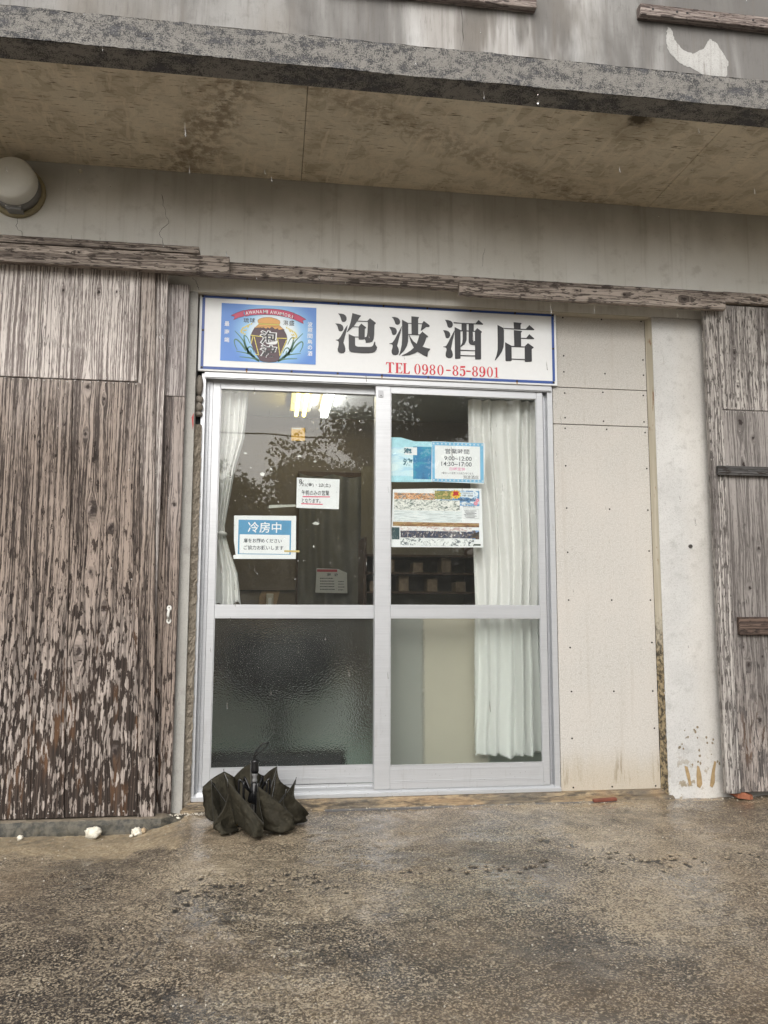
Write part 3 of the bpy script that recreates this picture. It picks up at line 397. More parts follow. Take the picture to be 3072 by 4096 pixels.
def umb_mat():
    m=Mat('wet olive umbrella cloth'); o=m.obj(); n=m.noise(o,18,4,.65); b=m.noise(o,5,3)
    c=m.mix(n.ss(.35,.7),(.022,.0195,.0125),(.044,.039,.026)); c=m.mix(b.ss(.55,.75)*.5,c,(.050,.042,.028))
    return m.pbr(c,m.mix(n,(.65,)*3,(.85,)*3),0,m.bump(m.noise(o,26,4,.6,.8)*1.3+(m.noise(o,11,2,.5,.5)-.5).ab()*1.6+m.noise(o,700,1)*.12,  .8,.010),spec=.22)
M['umbrella']=umb_mat(); M['black']=flat('glossy black plastic',(.008,.008,.009),.22); M['dullsteel']=flat('dull rib steel',(.12,.12,.12),.45,.6); M['steel']=flat('bright steel',(.55,.55,.55),.3,.9); M['cord']=flat('dark green cord',(.012,.02,.018),.6)
M['coral']=concrete('bleached coral',(.70,.66,.55),(.38,.32,.23),(.80,.77,.68),scale=8,bump=1.,grain=90,gb=.4)
M['coraldark']=concrete('brown coral',(.40,.30,.19),(.2,.14,.09),(.5,.4,.28),scale=8,bump=1.,grain=90,gb=.4)
M['brick']=concrete('broken red tile',(.25,.085,.045),(.12,.045,.03),(.32,.125,.07),scale=6,bump=.6,grain=120,gb=.3)
M['lampwhite']=flat('milky lamp plastic',(.66,.66,.62),.45,grain=.05); M['lampgrey']=flat('grey lamp body',(.20,.20,.20),.5); M['lampring']=flat('weathered lamp ring',(.30,.26,.16),.7,grain=.3)
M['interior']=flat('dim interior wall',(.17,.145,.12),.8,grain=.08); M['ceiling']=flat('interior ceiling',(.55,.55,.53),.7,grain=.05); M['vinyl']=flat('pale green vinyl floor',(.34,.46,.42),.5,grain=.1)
M['darkwood']=flat('dark brown door trim',(.055,.028,.015),.5,grain=.3); M['noren']=flat('grey door curtain',(.13,.127,.115),.7,grain=.15); M['beige']=flat('beige cabinet side',(.42,.385,.31),.6,grain=.06); M['greybox']=flat('grey cabinet side',(.27,.27,.245),.6,grain=.06)
M['blackbox']=flat('black rubber',(.012,.014,.015),.6); M['switch']=flat('ivory switch plate',(.55,.52,.45),.4); M['patch']=flat('bare plaster patch',(.36,.26,.17),.8,grain=.2)
def emis(name,c,s):
    m=Mat(name); e=m.n('ShaderNodeEmission'); e.inputs[0].default_value=(*c,1); e.inputs[1].default_value=s; m.nt.links.new(e.outputs[0],m.out.inputs[0]); return m.m
M['tubeY']=emis('lit warm tube',(1,.74,.16),9); M['tubeW']=emis('lit white tube',(1,1,.97),16)
M['leaftree']=None
def leaf_mat():
    m=Mat('wet tree leaves'); r=m.attr('tint'); c=m.mix(r,(.05,.068,.024),(.12,.14,.06))
    p=m.n('ShaderNodeBsdfPrincipled'); m.l(c,p.inputs['Base Color']); p.inputs['Roughness'].default_value=.35
    t=m.n('ShaderNodeBsdfTranslucent'); m.l(c,t.inputs['Color']); a=m.n('ShaderNodeMixShader'); a.inputs[0].default_value=.5
    m.nt.links.new(p.outputs[0],a.inputs[1]); m.nt.links.new(t.outputs[0],a.inputs[2]); m.nt.links.new(a.outputs[0],m.out.inputs[0]); return m.m
M['leaftree']=leaf_mat(); M['bark']=concrete('tree bark',(.11,.09,.07),(.05,.04,.03),(.17,.14,.11),scale=6,bump=1.)
def water_mat():
    m=Mat('rain water'); g=m.n('ShaderNodeBsdfGlass'); g.inputs['IOR'].default_value=1.33; g.inputs['Roughness'].default_value=.0; m.nt.links.new(g.outputs[0],m.out.inputs[0]); return m.m
M['water']=water_mat()

# ------------------------------------------------------------------ ground
ACY=0.
def ground():
    xs=np.concatenate([np.linspace(-70,-1.6,24)[:-1],np.arange(-1.6,3.4,.0065),np.linspace(3.4,75,24)[1:]])
    ysn=np.concatenate([np.linspace(-90,-2.7,26)[:-1],np.arange(-2.7,.05,.0065),[.6,4.,12.]])
    X,Y_=np.meshgrid(xs,ysn); 
    def vn(x,y,s,seed):
        gx,gy=x*s,y*s; ix,iy=np.floor(gx).astype(int),np.floor(gy).astype(int); fx,fy=gx-ix,gy-iy; fx=fx*fx*(3-2*fx); fy=fy*fy*(3-2*fy)
        h=lambda a,b:(np.sin((a*127.1+b*311.7+seed*74.7))*43758.5453)%1
        return (h(ix,iy)*(1-fx)+h(ix+1,iy)*fx)*(1-fy)+(h(ix,iy+1)*(1-fx)+h(ix+1,iy+1)*fx)*fy
    near=np.clip((Y_+3.2)/.6,0,1)*np.clip((X+1.9)/.3,0,1)*np.clip((3.7-X)/.3,0,1)
    Z=-.046+.012*np.clip(Y_,-4,0)
    Z-=.046*np.clip((.02-X)/.22,0,1)*np.clip((Y_+1.5)/1.1,0,1)          # dip below the kerb at the left
    Z+=near*(.010*(vn(X,Y_,2.,1)-.5)+.006*(vn(X,Y_,6.,2)-.5)+.0045*(vn(X,Y_,22.,3)-.5)+.0032*(vn(X,Y_,60.,4)-.5))
    pit=np.zeros_like(X); 
    for px_,py_ in D['GND']['pits']:
        for q in range(random.choice((1,1,2))):
            ax=px_+random.uniform(-.006,.006)+q*random.choice((-.03,.03)); ay=py_+random.uniform(-.02,.02)+q*random.choice((-.05,.05)); rx=random.uniform(.007,.0105); ry=rx*random.uniform(1.1,1.7)
            pit=np.maximum(pit,np.exp(-(((X-ax)/rx)**2+((Y_-ay)/ry)**2)**2))
    for ax,ay in ((1.47,-.66),(1.72,-.93),(1.76,-.95),(1.80,-.96),(1.55,-.73)):
        t=vn(X,Y_,70.,9); pit=np.maximum(pit,(t>.45)*np.exp(-(((X-ax)/.035)**2+((Y_-ay)/.035)**2)**2)*.55)
    Z-=.011*pit
    arc=np.zeros_like(X); grv=np.zeros_like(X)
    for cx,cy,r0,r1,a0,a1,k in ((-.30,-1.50,.15,.40,-1.1,1.2,1.),(-.62,-1.55,.12,.30,-1.,1.1,.7),(1.5,-.55,.24,.30,1.7,3.6,.7),(2.2,-.75,.3,.36,1.2,3.4,.8),(1.0,-1.6,.5,.58,.2,1.4,.6),(.1,-1.85,.2,.36,-.4,1.5,.7),(1.9,-1.7,.45,.5,.6,2.2,.6)):
        rr=np.hypot(X-cx,(Y_-cy)); th=np.arctan2(Y_-cy,X-cx)
        th=np.where(th<a0-1.5,th+2*np.pi,th)
        m_=np.clip((rr-r0)/.03,0,1)*np.clip((r1-rr)/.03,0,1)*np.clip((th-a0)/.25,0,1)*np.clip((a1-th)/.25,0,1)
        w_=np.sin(rr*2*np.pi/.021+vn(X,Y_,9.,5)*4); grv+=k*m_*np.clip(-w_-.25,0,1)*(.2+1.1*vn(X,Y_,30.,8))
        arc+=k*m_*(.5+.5*np.sin(rr*2*np.pi/.021+vn(X,Y_,9.,5)*4))*(.2+1.3*vn(X,Y_,40.,6)*vn(X,Y_,7.,26))
    Z+=.0035*arc; groove=np.clip(grv,0,1)
    n,k=X.shape; V=np.stack([X,Y_,Z],-1).reshape(-1,3)
    idx=np.arange(n*k).reshape(n,k); F=np.stack([idx[:-1,:-1],idx[:-1,1:],idx[1:,1:],idx[1:,:-1]],-1).reshape(-1,4)
    me=bpy.data.meshes.new('ground'); me.vertices.add(len(V)); me.vertices.foreach_set('co',V.ravel()); me.loops.add(F.size); me.loops.foreach_set('vertex_index',F.ravel().astype(np.int32))
    me.polygons.add(len(F)); me.polygons.foreach_set('loop_start',np.arange(0,F.size,4,dtype=np.int32)); me.update(); me.validate(); me.shade_smooth()
    def at(nm,arr): a=me.attributes.new(nm,'FLOAT','POINT'); a.data.foreach_set('value',arr.reshape(-1).astype(np.float32))
    e=vn(X,Y_,14.,11)*.14+vn(X,Y_,45.,12)*.05
    sand=np.clip((Y_+e+.44+.10*np.clip(X+.3,-1,1))/.08,0,1)*np.clip((-.05-X+e)/.12,0,1)
    at('pit',pit); at('sand',sand); at('arc',arc); at('groove',groove)
    strip=np.exp(-((Y_+.115+.02*np.sin(X*7))/.05)**2)*(vn(X*.35,Y_,13.,15)>.52)
    at('tanstrip',strip*(X>.35))
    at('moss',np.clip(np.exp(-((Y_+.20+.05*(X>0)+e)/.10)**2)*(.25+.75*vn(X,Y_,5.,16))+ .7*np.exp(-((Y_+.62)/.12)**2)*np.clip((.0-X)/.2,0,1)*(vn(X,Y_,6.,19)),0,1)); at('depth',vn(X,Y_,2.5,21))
    m=Mat('wet exposed concrete'); o=m.obj(); x,y,z=m.sep(o)
    g1=m.noise(o,108,5,.72); g2=m.noise(o,300,3,.7); big=m.noise(o,2.6,5,.62); md=m.noise(o,14,5,.65)
    g0=m.noise(o,185,2,.6); v0=m.vor(m.comb(x*1.,y*1.,0.),130)
    lp=m.noise(o,.9,4,.6,.6); amp=m.noise(o,3.7,4,.6).ss(.36,.62,1.7,3.7); t=.5+((g1-.5)*.95+(g0-.5)*.65+(g2-.5)*.35+(.38-v0)*.22)*amp+(md-.5)*.75+(big-.5)*.5+(lp-.46)*1.1
    c=m.mix(t.ss(.22,.46),(.014,.011,.008),(.175,.136,.092)); c=m.mix(t.ss(.46,.76),c,(.52,.44,.32))  # dark crevices between pale grains: relief shade painted into the colour
    warm=m.noise(o,1.3,3).ss(.45,.65); c=m.mix(warm*.30,c,(.30,.205,.115)); c=m.mix(lp.ss(.44,.62)*.16,c,(.42,.33,.22)); c=m.mix(lp.ss(.50,.36)*.10,c,(.04,.033,.026))
    v=m.n('ShaderNodeTexVoronoi'); m.l(o,v.inputs[0]); v.inputs['Scale'].default_value=95; vd=S(m.nt,v.outputs['Distance']); vc=m.sep(S(m.nt,v.outputs['Color']))[0]
    chip=vd.ss(.30,.22)*vc.ss(.90,.92); c=m.mix(chip*.9,c,(.62,.57,.48))
    v2=m.n('ShaderNodeTexVoronoi'); m.l(o,v2.inputs[0]); v2.inputs['Scale'].default_value=170; hole=S(m.nt,v2.outputs['Distance']).ss(.34,.2)*m.sep(S(m.nt,v2.outputs['Color']))[1].ss(.72,.75)
    c=m.mix(hole*.75,c,(.022,.019,.017))
    ar=m.attr('arc'); c=m.mix(ar.ss(.15,.55)*g1.ss(.36,.56)*.6,c,(.42,.34,.235)); c=m.mix(m.attr('groove')*g0.ss(.66,.42)*.85,c,(.03,.024,.018))  # trowel ridges lightened, grooves darkened: relief shading put into the colour
    sd=m.attr('sand')*(g1*.5+.6); c=m.mix(sd,c,m.mix(m.noise(o,60,4,.7).ss(.4,.62),(.33,.25,.15),(.56,.46,.31)))
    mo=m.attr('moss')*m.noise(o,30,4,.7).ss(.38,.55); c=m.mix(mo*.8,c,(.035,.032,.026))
    ts=m.attr('tanstrip')*m.noise(o,24,4,.7).ss(.42,.55); c=m.mix(ts*.85,c,(.40,.29,.16))
    pt=m.attr('pit'); c=m.mix((pt+(g1-.5)*.9).ss(.2,.5)*.9,c,(.012,.012,.012))
    wet=m.noise(o,3.1,4,.6).ss(.4,.65); rg=m.mix(wet,(.42,)*3,(.26,)*3); rg=m.mix(sd,rg,(.7,)*3); cw=wet.ss(.0,1.,.35,1.)*(1-sd*.7); cb=m.bump(md*.6+g0*.5,.22,.006)
    nb=m.bump(g1*1.0+g0*.7+g2*.45+chip*.5-hole*.6,1.,.008)
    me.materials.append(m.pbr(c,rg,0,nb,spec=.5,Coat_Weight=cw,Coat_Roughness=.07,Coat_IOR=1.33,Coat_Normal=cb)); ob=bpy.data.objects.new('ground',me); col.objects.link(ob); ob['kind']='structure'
ground()

# ------------------------------------------------------------------ building
WY=-.055
B=thing('concrete_building','grey concrete shop building with stained overhanging slab above the door','building',(0,0,0))
mb=MB()
mb.box(-3.0,-.024,WY,.25,-.06,2.40); mb.build('left_wall',M['jamb'],B)
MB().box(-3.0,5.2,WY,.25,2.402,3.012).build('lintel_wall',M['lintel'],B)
mb=MB().box(2.311,5.2,WY,.25,-.06,2.40); mb.build('pillar',M['pillar'],B)
MB().box(-3.0,5.2,WY,.25,3.09,6.2).build('upper_wall',M['upper'],B)
slab=MB().box(-3.0,5.2,-1.004,.25,3.02,3.085).build('canopy_slab',M['lip'],B)
# slab edge: irregular pebbledash face, with the dark drip band below
def rough_face(P0,nx,nz,fn):
    return [[fn(i/nx,j/nz) for i in range(nx+1)] for j in range(nz+1)]
mb=MB()
def face(u,v):
    x=-3+8.2*u; z=2.961+.127*v; d=mnoise.noise((x*40,z*40,1))*.004+mnoise.noise((x*9,z*9,4))*.004
    top=mnoise.noise((x*14,0,7))*.006 if v==1 else 0
    return (x,-1.006+d,z+top+mnoise.noise((x*3,0,2))*.004)
mb.grid(rough_face(None,820,9,face)); 
mb.grid([[(-3+8.2*i/200,-1.006+(0 if k==0 else .16),3.088+(.004*mnoise.noise((i*.37,k,0)))) for i in range(201)] for k in range(2)])
mb.build('slab_edge',M['lip'],B,smooth=True)
mb=MB().box(-3,5.2,-1.001,-.88,2.962,3.0205); mb.build('drip_edge',M['lipdark'],B)
joints=[-3.0,-1.9,.466,2.316,4.1,5.2]
for a,b in zip(joints,joints[1:]):
    MB().box(a+.0012,b-.0012,-.872,WY-.002,3.009,3.03,.0015).build('soffit_panel',M['soffit'],B)
MB().box(-3,5.2,-.882,-.862,3.0,3.02).build('soffit_trim',flat('rusty soffit trim',(.17,.12,.075),.8,grain=.3),B)
# reveals of the door opening
MB().box(-.028,2.304,WY+.003,.002,2.398,2.41).build('head_reveal',flat('cream head reveal',(.42,.385,.315),.8,grain=.12),B)
mb=MB(); P=[]
for i in range(121):
    z=-.05+2.45*i/120; nz=max(0,min(1,(.75-z)/.2)); row=[]
    for k in range(6):
        t=k/5; row.append((2.3105-.0125*t+nz*mnoise.noise((z*45,t*4,3))*.007,WY+.002+.052*t+nz*mnoise.noise((z*38,t*6,9))*.008,z))
    P.append(row)
mb.grid(P).build('side_reveal',M['reveal'],B,smooth=True)
# bottom ledge under the door
mb=MB(); P=[]
for i in range(421):
    x=-.03+2.36*i/420; a=mnoise.noise((x*9,1,0)); b=mnoise.noise((x*50,2,0)); row=[]
    for yy,zz in ((.03,-.012),(-.012,-.012),(-.022,-.014),(-.034,-.03),(-.05,-.033),(-.068,-.036),(-.082,-.047),(-.084,-.07)):
        row.append((x,yy+a*.004+b*.003,zz+(b*.0035+a*.003 if zz>-.06 and zz<-.013 else 0)))
    P.append(row)
def ledge_mat():
    m=Mat('stained mortar ledge'); o=m.obj(); x,y,z=m.sep(o); n=m.noise(m.comb(x*18,y*60,z*90),1,5,.7); b=m.noise(m.comb(x*5,y*9,z*20),1,4,.6); g=m.noise(o,150,3,.7)
    c=m.mix(n.ss(.36,.62),(.045,.034,.024),(.33,.25,.15)); c=m.mix(b.ss(.5,.68)*.55,c,(.29,.19,.10)); c=m.mix(m.noise(m.comb(x*2.2,4.,z*3),1,4,.6).ss(.45,.62)*.7,c,(.09,.08,.065)); c=m.mix(g.ss(.6,.75)*.7,c,(.55,.48,.36)); c=m.mix(b.ss(.44,.34)*.8,c,(.03,.026,.02))
    return m.pbr(c,.55,0,m.bump(n+g*.5,.9,.006))
M['ledge']=ledge_mat()
mb.grid(P).build('door_ledge',M['ledge'],B)
MB().box(.62,2.02,-.103,-.083,-.058,-.0445).build('steel_strip',flat('wet steel strip',(.14,.14,.145),.3,.3,grain=.3),B)
# mortar and fill stones beside the frame
mb=MB(); P=[]
for i in range(161):
    z=-.03+1.78*i/160; row=[]
    for k in range(9):
        t=k/8; q=mnoise.noise((z*32,t*3,1))*.010+mnoise.noise((z*80,t*9,5))*.006; e=(t<.01)+(t>.99)
        row.append((-.045+.054*t+(q*.35 if t>.9 else 0),-.020+q*(1 if not e else .3)-.012*math.sin(math.pi*t)+.008*t,z))
    P.append(row)
mb.grid(P).build('mortar_fill',M['mortar'],B)
def blob(mb,c,r,seed,sub=2,amp=.3,fr=1.6):
    bm=bmesh.new(); bmesh.ops.create_icosphere(bm,subdivisions=sub,radius=1)
    for v in bm.verts:
        k=1+amp*mnoise.noise((v.co.x*fr+seed*7.3,v.co.y*fr,v.co.z*fr))+amp*.4*mnoise.noise((v.co.x*fr*3,v.co.y*fr*3+seed,v.co.z*fr*3))
        v.co=Vector((c[0]+v.co.x*r[0]*k,c[1]+v.co.y*r[1]*k,c[2]+v.co.z*r[2]*k))
    mb.bm(bm); return mb
for i,(z,h) in enumerate(((1.945,.052),(1.876,.020),(1.838,.026),(1.803,.013))):
    blob(MB(),(-.010,-.012,z),(.022,.02,h),i,2,.18).build('fill_stone',M['stonefill'],B,smooth=True)
MB().box(-.05,.02,.02,.03,1.7,2.05).build('cavity_back',M['blackbox'],B)
MB().poly([(-.036,1.775),(-.027,1.80),(-.026,1.74),(-.029,1.715),(-.033,1.745)],WY-.002).build('paint_mark',flat('red paint smear',(.36,.055,.05),.6,grain=.3),B)
# cracks, peeled paint, holes
M['crack']=flat('dark crack',(.05,.045,.035),.9)
def crack(pts,wd=.0022):
    o=[]
    for (a,b),(c,d) in zip(pts,pts[1:]):
        for k in range(5): t=k/5; o.append((a+(c-a)*t+random.uniform(-.004,.004),b+(d-b)*t+random.uniform(-.003,.003)))
    o.append(pts[-1]); MB().stroke(o,[wd*random.uniform(.4,1.2) for _ in o],WY-.0015).build('crack',M['crack'],B)
crack([(-.212,2.887),(-.20,2.82),(-.177,2.741),(-.219,2.69),(-.2,2.65),(-.193,2.6)])
crack([(-.875,2.72),(-.88,2.67),(-.85,2.64),(-.845,2.60)])
crack([(-.05,2.47),(-.03,2.44),(-.02,2.41)]); crack([(1.41,2.72),(1.40,2.62)],.0015)
crack([(1.27,4.3),(1.29,4.1),(1.31,3.95),(1.30,3.8)],.003)
pp=[(2.468,4.075),(2.49,4.06),(2.505,4.0),(2.55,3.945),(2.61,3.925),(2.68,3.965),(2.715,4.03),(2.76,4.0),(2.82,3.90),(2.80,3.79),(2.70,3.79),(2.60,3.84),(2.53,3.86),(2.465,3.93),(2.455,3.99)]
qq=[]
for (a,b),(c,d) in zip(pp,pp[1:]+pp[:1]):
    for k in range(6): t=k/6; qq.append((a+(c-a)*t+mnoise.noise((a*30+k,b*9,1))*.008,b+(d-b)*t+mnoise.noise((a*30+k,b*9,5))*.008))
mb=MB().poly(qq,WY-.0015)
mb.build('peeled_patch',concrete('bare white render patch',(.38,.375,.36),(.22,.21,.195),(.47,.465,.45),scale=2,bump=.5,gb=.6,streak=.8),B)
MB().lathe([(.010,0),(.010,.006),(.005,.006),(.004,.001)],(2.476,WY,1.193),'y',12).build('wall_plug',flat('plug',(.06,.055,.05),.8),B)
MB().lathe([(.006,0),(.006,.004)],(2.485,WY,1.196),'y',8)
# brown drips at the pillar foot
mb=MB()
for pts in ([(2.397,.105),(2.413,.10),(2.424,.06),(2.428,.02),(2.421,.005),(2.412,.03),(2.403,.07)],[(2.463,.105),(2.474,.10),(2.484,.06),(2.487,.015),(2.474,-.005),(2.458,.005),(2.458,.06)],[(2.556,.125),(2.566,.12),(2.556,.07),(2.553,.02),(2.54,-.004),(2.526,.004),(2.532,.04),(2.541,.08)]): mb.poly(pts,WY-.002)
mb.build('drip_stain',flat('brown drip stain',(.33,.235,.12),.7,grain=.5),B)
mb=MB()
for _ in range(26):
    cx,cz=random.uniform(2.37,2.59),random.uniform(.06,.30); r=random.uniform(.002,.007); mb.poly([(cx+r*math.cos(a)*random.uniform(.6,1.2),cz+r*1.2*math.sin(a)*random.uniform(.6,1.3)) for a in [k*math.pi/4 for k in range(8)]],WY-.0015)
tag(mb.build('mud_speck',flat('mud speck',(.22,.18,.12),.8,grain=.3),B),kind='stuff')
# kerb under the left shutters
mb=MB(); P=[]
for i in range(301):
    x=-3+3.0*i/300; e=max(0,(x+.10)/.10); row=[]
    for yy,zz in ((.0,-.038),(-.10,-.038),(-.150,-.037),(-.166,-.041),(-.174,-.060),(-.180,-.085),(-.186,-.13)):
        n=mnoise.noise((x*22,yy*30,1))*.005+mnoise.noise((x*70,yy*60,zz*60))*.003; row.append((x,yy+n*(zz<-.039)+e*.05,zz+n*.6-e*.02))
    P.append(row)
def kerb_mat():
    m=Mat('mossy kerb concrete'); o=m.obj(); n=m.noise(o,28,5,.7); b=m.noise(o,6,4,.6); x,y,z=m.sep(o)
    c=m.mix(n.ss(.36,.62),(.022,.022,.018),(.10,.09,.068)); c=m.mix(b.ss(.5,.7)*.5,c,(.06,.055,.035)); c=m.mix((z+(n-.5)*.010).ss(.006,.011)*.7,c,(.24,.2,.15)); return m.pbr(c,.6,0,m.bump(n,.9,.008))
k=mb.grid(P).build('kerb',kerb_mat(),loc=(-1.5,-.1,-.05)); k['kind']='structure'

# ------------------------------------------------------------------ wooden shutters and rails
def nails(mb,pts,y,r=.0035):
    for x,z in pts: mb.lathe([(r,0),(r*.8,.002)],(x,y,z),'y',8)
M['nail']=flat('pale nail head',(.42,.40,.38),.5,.3)
KN=[(-.50,1.885,.014),(-.425,1.83,.010),(-.50,1.66,.012),(-.455,1.31,.019),(-.37,1.235,.013),(-.45,1.03,.013),(-.385,.865,.011),(-.485,.68,.021),(-.385,.745,.009),(-.31,.24,.016),(-.70,1.62,.009),(-.47,2.34,.010),(-.39,2.345,.006),(-.63,2.34,.006)]
root=(-.55,-.11,-.046)
sh=thing('wooden_shutter','wide weathered plank sliding shutter flaking brown at its foot, left of the door','shutter',root)
wl=wood('weathered shutter planks','z',[(a-root[0],b-root[2],r) for a,b,r in KN],lowtone=True)
def plank(par,mat,x0,x1,z0,z1,y,th=.018,wear=1.,bev=.0025,name='plank',x0b=None,x1b=None):
    """a board, optionally tapering: x0b/x1b are its edges at the foot"""
    mbp=MB(); x0b=x0 if x0b is None else x0b; x1b=x1 if x1b is None else x1b
    bm=bmesh.new(); bmesh.ops.create_cube(bm,size=1)
    for v in bm.verts:
        t=v.co.z+.5; a=x0b+(x0-x0b)*t; b=x1b+(x1-x1b)*t; v.co=Vector((a+(b-a)*(v.co.x+.5),y+th*(v.co.y+.5),z0+(z1-z0)*t))
    bmesh.ops.bevel(bm,geom=bm.edges[:],offset=bev,segments=1,affect='EDGES'); mbp.bm(bm); o=mbp.build(name,mat,par); o['wear']=wear; return o
# upper boards
fy=-.14
for x0,x1,dy in ((-1.45,-1.155,0),(-1.152,-.93,.001),(-.928,-.7245,0),(-.722,-.5805,.001),(-.5785,-.283,0)):
    plank(sh,wl,x0,x1,1.918,2.475,fy+dy,wear=.25)
for x0,x1,x0b,x1b,dy in ((-1.45,-1.16,-1.45,-1.14,0),(-1.157,-.93,-1.137,-.80,.001),(-.927,-.705,-.795,-.655,.002),(-.7025,-.568,-.653,-.515,0),(-.565,-.266,-.512,-.207,.002)):
    plank(sh,wl,x0,x1,-.034,1.913,fy+dy,wear=1.,x0b=x0b,x1b=x1b)
plank(sh,wl,-.281,-.219,-.04,2.478,fy-.002,.034,wear=.8,x0b=-.204,x1b=-.131,name='stile')
MB().box(-1.45,-.16,-.121,-.102,-.03,2.46).build('batten_back',wl,sh)
nb=MB(); nails(nb,[(-.27-.031*k,2.42+.002*(k%2)) for k in range(1,20,2)]+[(-.285-.034*k,1.905+.003*(k%3)) for k in range(20)]+[(-.285-.034*k,1.93) for k in range(0,20,2)]+[(-.22-.045*k,-.012) for k in range(12)]+[(-.255,1.71),(-.30,1.5),(-.27,1.0),(-.36,1.05),(-.24,.55),(-.36,.55)],fy)
tag(nb.build('nail_head',M['nail'],sh),kind='stuff')
root=(-.13,-.08,-.05)
sh2=thing('wooden_shutter','narrow pale grey shutter half hidden behind the wide left shutter','shutter',root)
wl2=wood('grey shutter boards','z',[(-.165-root[0],2.19-root[2],.010),(-.10-root[0],1.35-root[2],.010)],lowtone=True,pale=(.50,.46,.445),dark=(.19,.165,.16))
plank(sh2,wl2,-.36,-.063,1.869,2.422,-.087,.014,wear=.25,x1b=-.066); plank(sh2,wl2,-.13,-.0655,-.05,1.867,-.087,.014,wear=.75,x0b=-.133,x1b=-.07)
plank(sh2,wl2,-.36,-.1315,-.05,1.866,-.085,.012,wear=.9,x1b=-.134); plank(sh2,wl2,-.218,-.19,-.045,2.40,-.099,.011,wear=.6,name='stile')
nb=MB(); nails(nb,[(-.18,1.88),(-.14,1.88),(-.145,2.11),(-.09,2.39)],-.087); tag(nb.build('nail_head',M['nail'],sh2),kind='stuff')
# saddle clip
cl=thing('saddle_clip','small white metal saddle clip screwed to the narrow left shutter','clip',(-.106,-.088,.842))
MB().tube(smoothpath([(-.106,-.088,.866),(-.106,-.094,.860),(-.1065,-.110,.850),(-.107,-.112,.842),(-.1065,-.110,.834),(-.106,-.094,.825),(-.106,-.088,.819)],4),.0065,8).build('strap',M['lampwhite'],cl,smooth=True)
for z in (.871,.813):
    MB().slab([(-.106+.011*math.cos(a),z+.013*math.sin(a)) for a in [k*math.pi/6 for k in range(12)]],-.0905,.003).build('tab',M['lampwhite'],cl)
    MB().lathe([(.004,0),(.0035,.0015)],(-.106,-.0906,z),'y',8).build('screw',M['screw'],cl)
# right shutter
root=(3.0,-.11,-.03)
KR=[(2.735,1.83,.018),(2.80,1.75,.011),(2.74,1.61,.014),(2.80,1.18,.012),(2.74,.98,.013),(2.715,.60,.013),(2.69,.685,.009),(2.79,.64,.008),(2.76,.33,.016),(2.72,2.20,.009),(2.73,2.02,.009)]
sr=thing('wooden_shutter','weathered grey plank shutter right of the white pillar','shutter',root)
wr=wood('grey right shutter planks','z',[(a-root[0],b-root[2],r) for a,b,r in KR],lowtone=False,flake=.25,pale=(.46,.43,.40),dark=(.15,.135,.128),deep=(.075,.066,.06))
wr2=wood('dark right shutter planks','z',[(a-root[0],b-root[2],r) for a,b,r in KR],lowtone=True,pale=(.42,.39,.37),dark=(.15,.138,.13),warm=(.245,.225,.21),deep=(.09,.08,.075))
plank(sr,wr,2.560,2.637,-.016,2.432,-.142,.034,x0b=2.566,x1b=2.640,name='stile')
for x0,x1 in ((2.640,2.955),(2.957,3.2),(3.202,3.5)):
    plank(sr,wr,x0,x1,1.896,2.455,-.138,wear=.2); plank(sr,wr2,x0,x1,-.012,1.893,-.138,wear=.8)
MB().box(2.57,3.5,-.119,-.102,-.01,2.43).build('batten_back',wr,sr)
plank(sr,wood('brown batten','x',pale=(.15,.105,.082),dark=(.06,.042,.035)),2.660,3.5,.748,.836,-.162,.023,name='batten',bev=.003)
plank(sr,wood('charcoal batten','x',pale=(.10,.097,.095),dark=(.045,.043,.042)),2.584,3.5,1.549,1.597,-.162,.019,name='batten',bev=.003)
nb=MB(); nails(nb,[(2.66+.05*k,1.905) for k in range(7)]+[(2.66+.05*k,1.884) for k in range(7)]+[(2.65,1.61),(2.70,2.38),(2.75,2.38)],-.138); tag(nb.build('nail_head',M['nail'],sr),kind='stuff')
# rails
wrail=wood('weathered rail boards','x',[(-.55,2.497,.010),(.47,2.483,.012),(2.42,2.45,.016),(2.1,2.455,.010),(1.85,2.462,.009),(2.86,2.485,.012)],pale=(.40,.345,.30),dark=(.14,.115,.10),deep=(.05,.04,.034),flake=.3)
def rail(label,x0,x1,y0,y1,z0,z1,zr=None):
    o=bpy.data.objects; mb=MB(); N=int((x1-x0)*40); zr=zr or 0
    P=[]
    for i in range(N+1):
        x=x0+(x1-x0)*i/N; n=lambda s:mnoise.noise((x*14,s,z0*9))*.0022+mnoise.noise((x*45,s,z0))*.0012
        P.append([(x,y0+n(1)*.4,z0+n(2)*.6+zr*i/N),(x,y0+n(3)*.4,z1+n(4)+zr*i/N),(x,y1,z1+n(5)+zr*i/N),(x,y1,z0+zr*i/N)])
    b=len(mb.v); mb.grid(P,True); k=len(P); mb.f+=[(3,2,1,0),tuple((k-1)*4+q for q in range(4))]
    ob=mb.build('rail_board',wrail,loc=(0,0,0)); tag(ob,label,'timber rail'); return ob
rail('front timber rail board above the wide left shutter',-1.5,.131,-.21,-.172,2.436,2.52,.0)
rail('upper cracked timber rail board tucked behind the front left rail',-1.5,-.016,-.170,-.057,2.545,2.578)
rail('long thin timber rail above the sign, running under both outer boards',-.19,2.66,-.16,-.113,2.452,2.516)
rail('thick timber board nailed over the rail, above the right end of the sign',1.245,2.648,-.195,-.162,2.408,2.478)
rail('timber rail above the right shutter',2.662,3.6,-.16,-.113,2.462,2.518)
